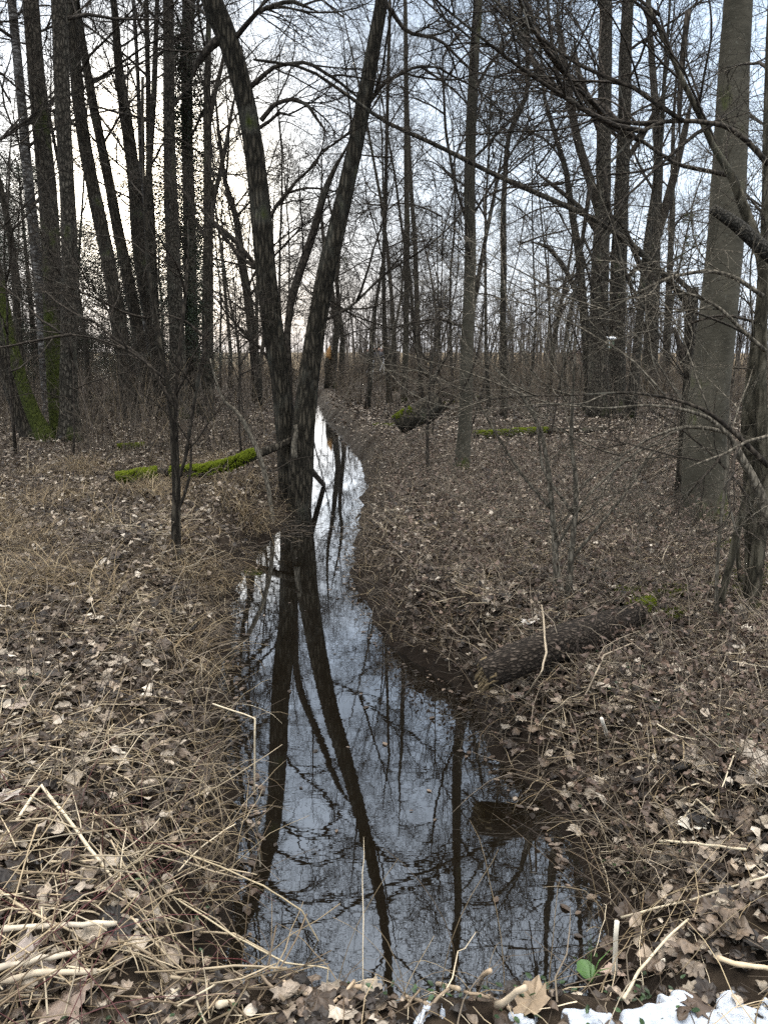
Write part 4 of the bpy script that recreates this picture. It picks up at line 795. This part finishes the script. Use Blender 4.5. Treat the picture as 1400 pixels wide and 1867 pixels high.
# rotten splintered end
T = Tubes(); e0 = Q[0]-np.array(b); dv = Q[0]-Q[2]; dv /= np.linalg.norm(dv); n = 70
for i in range(n):
    a = random.uniform(0, 6.28); rad = .07*math.sqrt(random.random()); u_ = np.cross(dv, [0,0,1.]); u_ /= np.linalg.norm(u_); v_ = np.cross(dv, u_)
    s0 = e0+u_*math.cos(a)*rad+v_*math.sin(a)*rad-dv*.05; Lk = random.uniform(.02, .07)+(.03 if math.sin(a)*rad*v_[2] < 0 else 0)
    T.add([s0, s0+dv*Lk*.6, s0+dv*Lk+np.array([0, 0, -.02])], [.011, .009, .003], 5)
link('broken_end', T.mesh('broken_end', M['rot']), root); moss_on(root, Q, rr, b, .84, .97, .010, .7)
# bright mossy branch on the left
P1 = [at(200,873,9.1), at(250,868,9.2), at(300,862,9.3), at(365,862,9.3), at(420,848,9.4), at(470,828,9.5), at(520,808,9.6), at(540,798,9.7)]
root, Q, rr, b = simple_log('mossy_branch', 'fallen branch under thick bright green moss reaching to the leaning trunks', P1, [.03,.05,.055,.06,.06,.055,.045,.035], 'alder', 'branch', 30)
moss_on(root, Q, rr, b, .05, .28, .03, 1.5); moss_on(root, Q, rr, b, .30, .80, .03, 1.4)
# tilted cut log beyond
D2 = float(hit(735,790)[1])-1.3; P2 = [at(724,776,D2), at(745,764,D2), at(775,748,D2+.1), at(803,729,D2+.2)]
root, Q, rr, b = simple_log('tilted_log', 'thick dark tilted log resting on the right bank, end sawn off', P2, [D2*.0130,D2*.0145,D2*.0145,D2*.0140], 'alder_wet', 'log', 14); moss_on(root, Q, rr, b, .05, .45, .008, .6)
for lab, P3, r3, mo in [
    ('low moss spotted log lying across the right bank', [at(865,790,14.5), at(900,789,14.6), at(950,788,14.8), at(1000,784,15), at(1060,780,15.2), at(1160,772,15.6)], [.08,.09,.08,.07,.06,.05], .55),
    ('long grey fallen trunk with a dusting of snow behind the mossy clump', [at(-40,668,24), at(60,676,24), at(150,684,23.5), at(230,692,23), at(320,698,22.5)], [.16,.17,.17,.15,.12], 0),
    ('thin log half buried left of the small sapling', [at(215,811,12.6), at(260,809,12.7), at(310,808,12.8)], [.04,.045,.03], .6),
    ('bare pole leaning down to the right beyond the pole trees', [at(765,672,24), at(785,688,24), at(805,702,24)], [.07,.07,.06], 0),
    ('dark slanting log at the foot of the pole trees', [at(730,702,26), at(790,704,26), at(880,712,25), at(960,715,25)], [.08,.08,.07,.05], 0)]:
    P3 = [np.array([p[0], p[1], p[2] if 'leaning' in lab else hz(p[0], p[1])+r3[i]*.7]) for i, p in enumerate(P3)]
    root, Q, rr, b = simple_log('fallen_log', lab, P3, r3, 'alder', 'log', 14)
    if mo: moss_on(root, Q, rr, b, .03, mo, .02, 1.1)
# mossy root hump at right edge
c0 = hit(1390, 1045)
root, Q, rr, b = simple_log('fallen_log', 'short bright mossy log cut by the right edge of the view', [c0+np.array([-.06,0,.02]), c0+np.array([.15,.03,.04]), c0+np.array([.5,.1,.05])], [.03,.05,.05], 'alder', 'log', 10); moss_on(root, Q, rr, b, 0, 1, .02, 1.4)
# moss patches at log and tree feet
def tuft_patch(px, py, rad, n=2500):
    c = hit(px, py); a = U(0, 6.28, n); r_ = rad*np.sqrt(rng.random(n)); x = c[0]+r_*np.cos(a); y = c[1]+r_*np.sin(a); k = vnoise(x, y, .06, 9) > .35
    x, y = x[k], y[k]; m = len(x); P, r = blades(x, y, U(.01, .03, m), U(0, 6.28, m), U(0, .6, m), U(0, 1, m), np.full(m, .004), np.full(m, .0015), 3, .1, .02); return P, r
T = Tubes()
for q in [(1160,1090,.14),(1235,1085,.12),(1350,1075,.22),(1385,1055,.2),(1220,1125,.14),(700,775,.25),(820,735,.3),(1320,1000,.10)]: T.addn(*tuft_patch(*q), 3)
o = link('moss_cushions', T.mesh('moss_cushions', M['moss'])); tag(o, 'bright green moss cushions on the ground at the right', 'moss', kind='stuff')
# snow
def snow():
    xs = np.linspace(.0, 1.5, 260); ys = np.linspace(1.0, 1.75, 150); X, Y = np.meshgrid(xs, ys); Z = height(X, Y)
    nz = .40*vnoise(X, Y, .20, 71)+.35*vnoise(X, Y, .07, 72)+.25*vnoise(X, Y, .022, 73); lim = 1.675+.025*np.sin(X*9)
    m = nz-.480-np.clip((Y-lim)/.12, 0, 3)*.5-np.clip((.10-X)/.1, 0, 3)*.5; th = np.clip(m/.10, -.5, 1)
    Zs = Z+.020+np.where(th > 0, .010*np.sqrt(np.clip(th, 0, 1))-.004*vnoise(X, Y, .03, 75), -.06); V = np.stack([X, Y, Zs], -1).reshape(-1, 3); ny, nx = X.shape; i = np.arange(ny*nx).reshape(ny, nx)
    f = np.stack([i[:-1, :-1], i[:-1, 1:], i[1:, 1:], i[1:, :-1]], -1).reshape(-1, 4); k = (th.reshape(-1)[f] > -.4).any(1); f = f[k]
    used = np.unique(f); mp_ = np.zeros(len(V), int); mp_[used] = np.arange(len(used)); return mesh_np('snow', V[used], [mp_[f]], M['snow'])
o = link('snow', snow()); tag(o, 'thin patches of old white snow along the near bank', 'snow', kind='stuff')

# ------------------------------------------------------------------ single stalks and leaves that stand out
def stalk(label, pts, r, parent_cat='stalk', group=None, col=(.55,.46,.32)):
    P = [np.array(p) for p in pts]; T = Tubes(); b = P[0]; Q = np.array(P)-b
    n = 4; Qs = np.concatenate([Q[i]+(Q[i+1]-Q[i])*np.linspace(0, 1, n, endpoint=False)[:, None] for i in range(len(Q)-1)]+[Q[-1:]]); L = len(Qs)
    rr = np.full(L, r)*np.linspace(1, .8, L)*(1+.12*(np.arange(L) % n == 0)); Qs[1:-1] += rng.normal(0, r*.25, (L-2, 3))
    T.add(Qs, rr, 7, col); o = link('dry_stalk', T.mesh('dry_stalk', M['straw']), None, b); return tag(o, label, 'stalk', group)
def gp(px, py, dz=.03): p = hit(px, py); return p+np.array([0, 0, dz])
def up(px, py, ref): return at(px, py, ref[1])
a = gp(1118,1800); stalk('thick white stalk standing upright at the near water edge', [a, up(1124,1680,a)], .0085, col=(.70,.64,.52))
a = gp(1195,1780); stalk('short white broken stalk leaning right of the upright one', [a, up(1212,1750,a)], .006, col=(.70,.64,.52))
a = gp(600,1862); stalk('thick pale stalk slanting over the near water at the bottom', [a, at(525,1795,a[1]+.25)], .0085, col=(.62,.54,.42))
a = at(463,1420,3.2); a[2] = .0; stalk('thin bent stalk angled over the water like a gallows, left bank', [a, at(465,1310,3.2), at(388,1283,3.3)], .0045)
a = gp(80,1472, .08); stalk('long pale stalk bent to a peak on the left bank', [gp(15,1535), a, gp(165,1570,.05), gp(225,1640)], .0062)
a = gp(10,1722,.05); stalk('long bone pale stick lying level at the lower left edge', [a, gp(110,1722,.06), gp(200,1715,.06), gp(290,1698,.04)], .0085, col=(.55,.47,.36))
a = gp(0,1795,.05); stalk('thick bone pale stick below the level one at the lower left', [a, gp(80,1783,.06), gp(145,1765,.05)], .009, col=(.50,.43,.33))
a = gp(0,1822,.05); stalk('longest thick stick lying across the bottom left corner', [a, gp(90,1808,.06), gp(180,1800,.05)], .0095, col=(.48,.40,.29))
a = gp(385,1610,.12); stalk('thin long stem arching from the left bank out over the water', [gp(205,1618), gp(300,1585,.10), at(400,1580,2.35), at(480,1615,2.3), at(550,1660,2.3), at(583,1720,2.3)], .0032, col=(.36,.29,.18))
stalk('very long thin stem reaching low over the near water from the left', [gp(315,1648), at(430,1708,2.1), at(520,1755,2.05), at(598,1765,2.05), at(592,1860,2.0)], .003, col=(.42,.35,.23))
stalk('stout stick lying on the near bank at the snow, left piece', [gp(775,1812,.05), gp(835,1832,.05)], .0075, col=(.30,.23,.15))
stalk('brown stick tilted up out of the near bank litter', [gp(858,1822,.04), at(893,1770,1.75)], .0075, col=(.34,.25,.16))
stalk('paired stick propped over the near bank beside the snow', [gp(905,1862,.05), at(958,1800,1.65)], .009, col=(.50,.40,.28))
stalk('long pale stick pointing down left at the bottom by the water', [gp(400,1862,.05), at(464,1818,1.75)], .009, col=(.55,.46,.33))
stalk('thin forked pale stem bending over the bare mud at the lower right', [gp(1135,1838), at(1165,1770,1.8), at(1215,1710,1.95), at(1254,1676,2.05)], .0042)
stalk('level pale stalk with a knobbed end on the right bank', [gp(1198,1577,.10), gp(1260,1583,.10), gp(1355,1592,.09)], .0050)
stalk('pale stalk folded to a sharp peak on the right bank', [gp(1225,1530), at(1270,1457,2.65), gp(1345,1545), gp(1395,1590)], .0040)
stalk('long straight stalk slanting up to the right edge above the mud', [gp(1130,1700,.06), gp(1260,1668,.06), gp(1398,1628,.06)], .0042)
stalk('curved pale root looping down across the bark log', [gp(985,1145,.14), at(996,1190,3.45), at(985,1230,3.35), gp(957,1278)], .0055, col=(.36,.29,.20))
stalk('second pale looping stem right of the bark log', [gp(1060,1290), at(1085,1230,3.4), at(1100,1195,3.5), gp(1150,1198,.08), gp(1200,1220)], .0042, col=(.34,.27,.19))
stalk('short thick white stalk upright in the leaves below the bark log', [gp(1108,1350,.01), at(1096,1310,2.95)], .0085, col=(.66,.60,.50))
stalk('pale stick in the litter at the right edge above the mud', [gp(1380,1742,.05), gp(1400,1736,.05)], .0055)
stalk('long thick straw lying on the near right bank', [gp(1305,1775,.05), gp(1350,1788,.05), gp(1400,1795,.05)], .008, col=(.48,.37,.24))
for k in range(26):
    px, py = random.uniform(20, 400), random.uniform(1480, 1840); a = gp(px, py, .05); th = random.choice([0.25, .5, 2.6, -.3, .1]); L_ = random.uniform(.12, .30)
    e_ = a+np.array([math.cos(th)*L_, math.sin(th)*L_, 0]); e_[2] = max(hz(e_[0], e_[1]), 0)+random.uniform(.03, .12)
    stalk('bleached straw stalk lying loose in the tangle of the near left bank', [a, (a+e_)/2+np.array([random.uniform(-.02,.02), random.uniform(-.03,.03), .01]), e_], random.uniform(.0022, .0042), group='bleached stalks on the near left bank', col=tuple(np.array((.44,.35,.23))*random.uniform(.45,1.15)))
for k in range(14):
    px, py = random.uniform(480, 1100), random.uniform(1815, 1866); a = gp(px, py, .03); th = random.uniform(0, 3.14); L_ = random.uniform(.05, .13)
    e_ = a+np.array([math.cos(th)*L_, math.sin(th)*L_, 0]); e_[2] = max(hz(e_[0], e_[1]), .0)+random.uniform(.015, .05); stalk('short broken cane piece on the near bank by the snow', [a, e_], random.uniform(.003, .0065), group='broken cane pieces by the snow', col=tuple(np.array((.36,.27,.18))*random.uniform(.5,1.4)))
def big_leaf(label, px, py, size, col, tilt=(.3, 0, 0), seed=0, dz=.04, name='maple_leaf', group=None):
    rg = np.random.default_rng(seed); V = MV.copy(); V = V-np.array([0, .4, 0]); V[:, 2] += .35*V[:, 0]**2*rg.choice([-1, 1])+.3*(V[:, 1])**2*rg.choice([-1, 1, .4])+rg.normal(0, .04, len(V))
    V *= size; p = gp(px, py, dz); C = np.tile(col, (len(V), 1)); C[0] *= .8
    # subdivide fan once for a creased surface
    o = link(name, mesh_np(name, V, MF, M['leaf'], False, C), None, p); o.rotation_euler = (tilt[0], tilt[1], rg.uniform(0, 6.28)); return tag(o, label, 'leaf', group)
PAL = (.50,.44,.36)
for i, (lab, px, py, s, c) in enumerate([
  ('large pale cream maple leaf tilted up on the right bank', 1262,1520,.11,(.62,.56,.46)), ('curled white leaf perched above the bark log', 965,1145,.10,(.66,.60,.52)), ('small white leaf lying on the bark of the log', 1022,1170,.055,(.66,.58,.50)),
  ('big greyish crumpled leaf at the bottom left corner', 70,1765,.13,(.36,.30,.26)), ('wide brown leaf flat at the bottom left', 125,1848,.13,(.24,.18,.14)), ('torn leaf at the far left below the straw heap', 15,1470,.10,(.42,.37,.32)),
  ('pale leaf right of the peak folded stalk', 1375,1410,.14,(.46,.39,.31)), ('large bleached leaf by the right edge', 1385,1455,.14,(.48,.41,.33)), ('broad tan leaf just above the bleached one', 1350,1385,.12,(.42,.35,.27)),
  ('upright dry leaf behind the snow', 845,1815,.08,(.30,.22,.16)), ('curled leaf stuck against the upright white stalk', 1118,1790,.075,(.36,.27,.21)), ('brown leaf lying on the snow', 968,1845,.10,(.26,.19,.12)),
  ('dark crumpled leaf in the snow at the right', 1270,1850,.10,(.10,.07,.05)), ('leaf lying alone in front of the small sapling', 355,1130,.10,(.28,.21,.16)), ('tan leaf at the left edge above the straw heap', 40,1300,.11,(.34,.27,.22)),
  ('grey leaf on the litter beside the bent gallows stalk', 255,1300,.09,(.30,.24,.19)), ('pair folded pale leaf below the level stalk', 1290,1585,.09,(.40,.33,.26)), ('pinkish brown leaf under the multistem hazel', 1290,1265,.09,(.34,.25,.20))]):
    big_leaf(lab, px, py, s, c, (rng.normal(0, .35), rng.normal(0, .35), 0), 500+i)
# fresh green leaf and grass blades by the snow
c = gp(1075, 1815, .05); root = empty('green_plant', tuple(c), 'fresh green broad leaf with grass blades growing beside the snow', 'plant')
V = np.array([[0,0,0],[.02,.015,.006],[.032,.04,.004],[.02,.062,0],[0,.07,-.004],[-.02,.062,0],[-.032,.04,.004],[-.02,.015,.006],[0,.036,-.004]])
link('leaf', mesh_np('leaf', V, [np.array([[8,i,(i+1) % 8] for i in range(8)])], M['green'], True, np.tile((.07,.15,.035), (9, 1))), root).rotation_euler = (.5, 0, .3)
T = Tubes()
for i in range(9): a = random.uniform(0, 6.28); l = random.uniform(.06, .14); T.add([(0,0,0),(math.cos(a)*.02,math.sin(a)*.02,l*.6),(math.cos(a)*.06,math.sin(a)*.06,l)], [.003,.0025,.0006], 2, (.12,.24,.06))
link('grass_blades', T.mesh('grass_blades', M['green']), root)

# ------------------------------------------------------------------ bird box
def box_arr(c, s, rot=0):
    c = np.array(c); s = np.array(s)/2; V = np.array([[x, y, z] for x in (-1,1) for y in (-1,1) for z in (-1,1)])*s
    if rot: V = V@np.array([[1,0,0],[0,math.cos(rot),-math.sin(rot)],[0,math.sin(rot),math.cos(rot)]]).T
    F_ = np.array([[0,1,3,2],[4,6,7,5],[0,4,5,1],[2,3,7,6],[0,2,6,4],[1,5,7,3]]); return V+c, F_
def boxobj(name, c, s, mat, parent, rot=0):
    V, F_ = box_arr(c, s, rot); o = link(name, mesh_np(name, V, [F_], mat, False), parent)
    md = o.modifiers.new('b', 'BEVEL'); md.width = min(s)*.12; md.segments = 1; return o
p = at(1113, 626, 18.55); root = empty('bird_box', tuple(p), 'small nest box with a white roof hung on the old trunk', 'nest box')
boxobj('body', (0,0,0), (.13,.13,.22), M['greenpaint'], root); boxobj('roof', (0,-.02,.125), (.19,.20,.03), M['white'], root, .22); boxobj('back_board', (0,.075,0), (.05,.02,.36), M['rot'], root)
T = Tubes(); T.add([(0,-.060,.04),(0,-.069,.04)], [.018,.018], 12); link('entrance_hole', T.mesh('entrance_hole', M['black']), root)
boxobj('side_trim', (-.055,-.0685,0), (.018,.006,.20), M['white'], root)
# orange topped stump
x, Y = at(598, 660, 33)[0], 33.; z = hz(x, Y); root = empty('broken_stump', (x, Y, z), 'broken stump with a fresh orange wood tip past the leaning trunks', 'stump')
Q = np.array([[x,Y,z-.1],[x+.03,Y,z+.5],[x,Y,z+.95],[x+.03,Y,z+1.25]]); link('trunk', trunk_mesh(Q, np.array([.17,.15,.14,.13]), (x,Y,z), M['alder'], 14), root)
Q = np.array([[x+.03,Y,z+1.2],[x+.04,Y,z+1.4],[x+.07,Y,z+1.6],[x+.1,Y,z+1.75]]); link('split_top', trunk_mesh(Q, np.array([.13,.11,.08,.02]), (x,Y,z), M['orangewood'], 10, .12, flare=False), root)

# ------------------------------------------------------------------ people far up the path
def person(px, py_feet, Y, hgt, label, jacket, trousers, hood=True, turn=0):
    x = at(px, 680, Y)[0]; z = hz(x, Y); root_loc = (x, Y, z); s = hgt/1.75
    J = {'pel':(0,0,.95),'chest':(0,0,1.32),'neck':(0,.01,1.48),'head':(0,-.01,1.56),'crown':(0,-.01,1.70),'ls':(.17,0,1.40),'le':(.24,.02,1.12),'lh':(.22,-.08,.90),'rs':(-.17,0,1.40),'re':(-.25,.03,1.12),'rh':(-.20,-.12,.92),
         'lhip':(.10,0,.90),'lk':(.11,-.04,.50),'lf':(.11,.02,.08),'lt':(.11,-.14,.04),'rhip':(-.10,0,.90),'rk':(-.11,-.06,.50),'rf':(-.12,.08,.08),'rt':(-.12,-.08,.04)}
    rad = {'pel':.15,'chest':.17,'neck':.065,'head':.095,'crown':.085,'ls':.085,'le':.06,'lh':.04,'rs':.085,'re':.06,'rh':.04,'lhip':.10,'lk':.07,'lf':.05,'lt':.04,'rhip':.10,'rk':.07,'rf':.05,'rt':.04}
    E_ = [('pel','chest'),('chest','neck'),('neck','head'),('head','crown'),('chest','ls'),('ls','le'),('le','lh'),('chest','rs'),('rs','re'),('re','rh'),('pel','lhip'),('lhip','lk'),('lk','lf'),('lf','lt'),('pel','rhip'),('rhip','rk'),('rk','rf'),('rf','rt')]
    ks = list(J); me = bpy.data.meshes.new('person'); me.from_pydata([tuple(c*s for c in J[k]) for k in ks], [(ks.index(a), ks.index(b)) for a, b in E_], [])
    o = link('person', me, None, root_loc); o.rotation_euler[2] = turn; md = o.modifiers.new('skin', 'SKIN'); sk = me.skin_vertices[0].data
    for i, k in enumerate(ks): sk[i].radius = (rad[k]*s, rad[k]*s*.85); sk[i].use_root = (i == 0)
    o.modifiers.new('sub', 'SUBSURF').render_levels = 2; m, t, b = newmat('clothes'); g_ = t.nodes.new('ShaderNodeTexCoord'); sp = t.nodes.new('ShaderNodeSeparateXYZ'); t.links.new(g_.outputs['Object'], sp.inputs[0])
    mr = rampnode(t, math_(t, 'MULTIPLY', sp.outputs[2], .5), [(.0, (.02,.02,.02)), (.05*s, trousers), (.43*s, jacket), (.74*s, jacket), (.755*s, (.38,.24,.18)), (.83*s, (.05,.035,.025))]); mr.color_ramp.interpolation = 'CONSTANT'
    t.links.new(mr.outputs[0], b.inputs['Base Color']); b.inputs['Roughness'].default_value = .9; me.materials.append(m)
    return tag(o, label, 'person', 'walkers on the far path')
person(683, 0, 44, 1.76, 'person in a dark jacket standing second from the left of the far group', (.025,.026,.032), (.02,.02,.024), turn=.3)
person(690, 0, 45, 1.80, 'person in black in the middle of the far group', (.018,.018,.022), (.03,.032,.04), turn=-.4)
person(696, 0, 43.5, 1.74, 'person in a charcoal jacket at the right of the far group', (.04,.04,.045), (.02,.02,.02), turn=1.2)
person(670, 0, 50, 1.70, 'person in muted olive standing apart on the left of the far group', (.10,.10,.08), (.05,.045,.04), turn=2.0)
for lab, a, b in [('white slanted rail left of the far group of people', (668,680), (680,657)), ('white slanted rail among the far group of people', (692,679), (700,655))]:
    A, B = at(*a, 42.5), at(*b, 42.5+.6); A[2] = max(A[2], hz(A[0], A[1])); T = Tubes(); T.add([(0,0,0), tuple(B-A)], [.035,.035], 8)
    rt = empty('handrail', tuple(A), lab, 'handrail'); link('rail', T.mesh('rail', M['white']), rt); T = Tubes(); T.add([tuple(B-A), (B[0]-A[0], B[1]-A[1], hz(B[0], B[1])-A[2]-.1)], [.03,.03], 8); link('post', T.mesh('post', M['white']), rt)


print('objects', len(bpy.data.objects), 'verts', sum(len(m.vertices) for m in bpy.data.meshes))
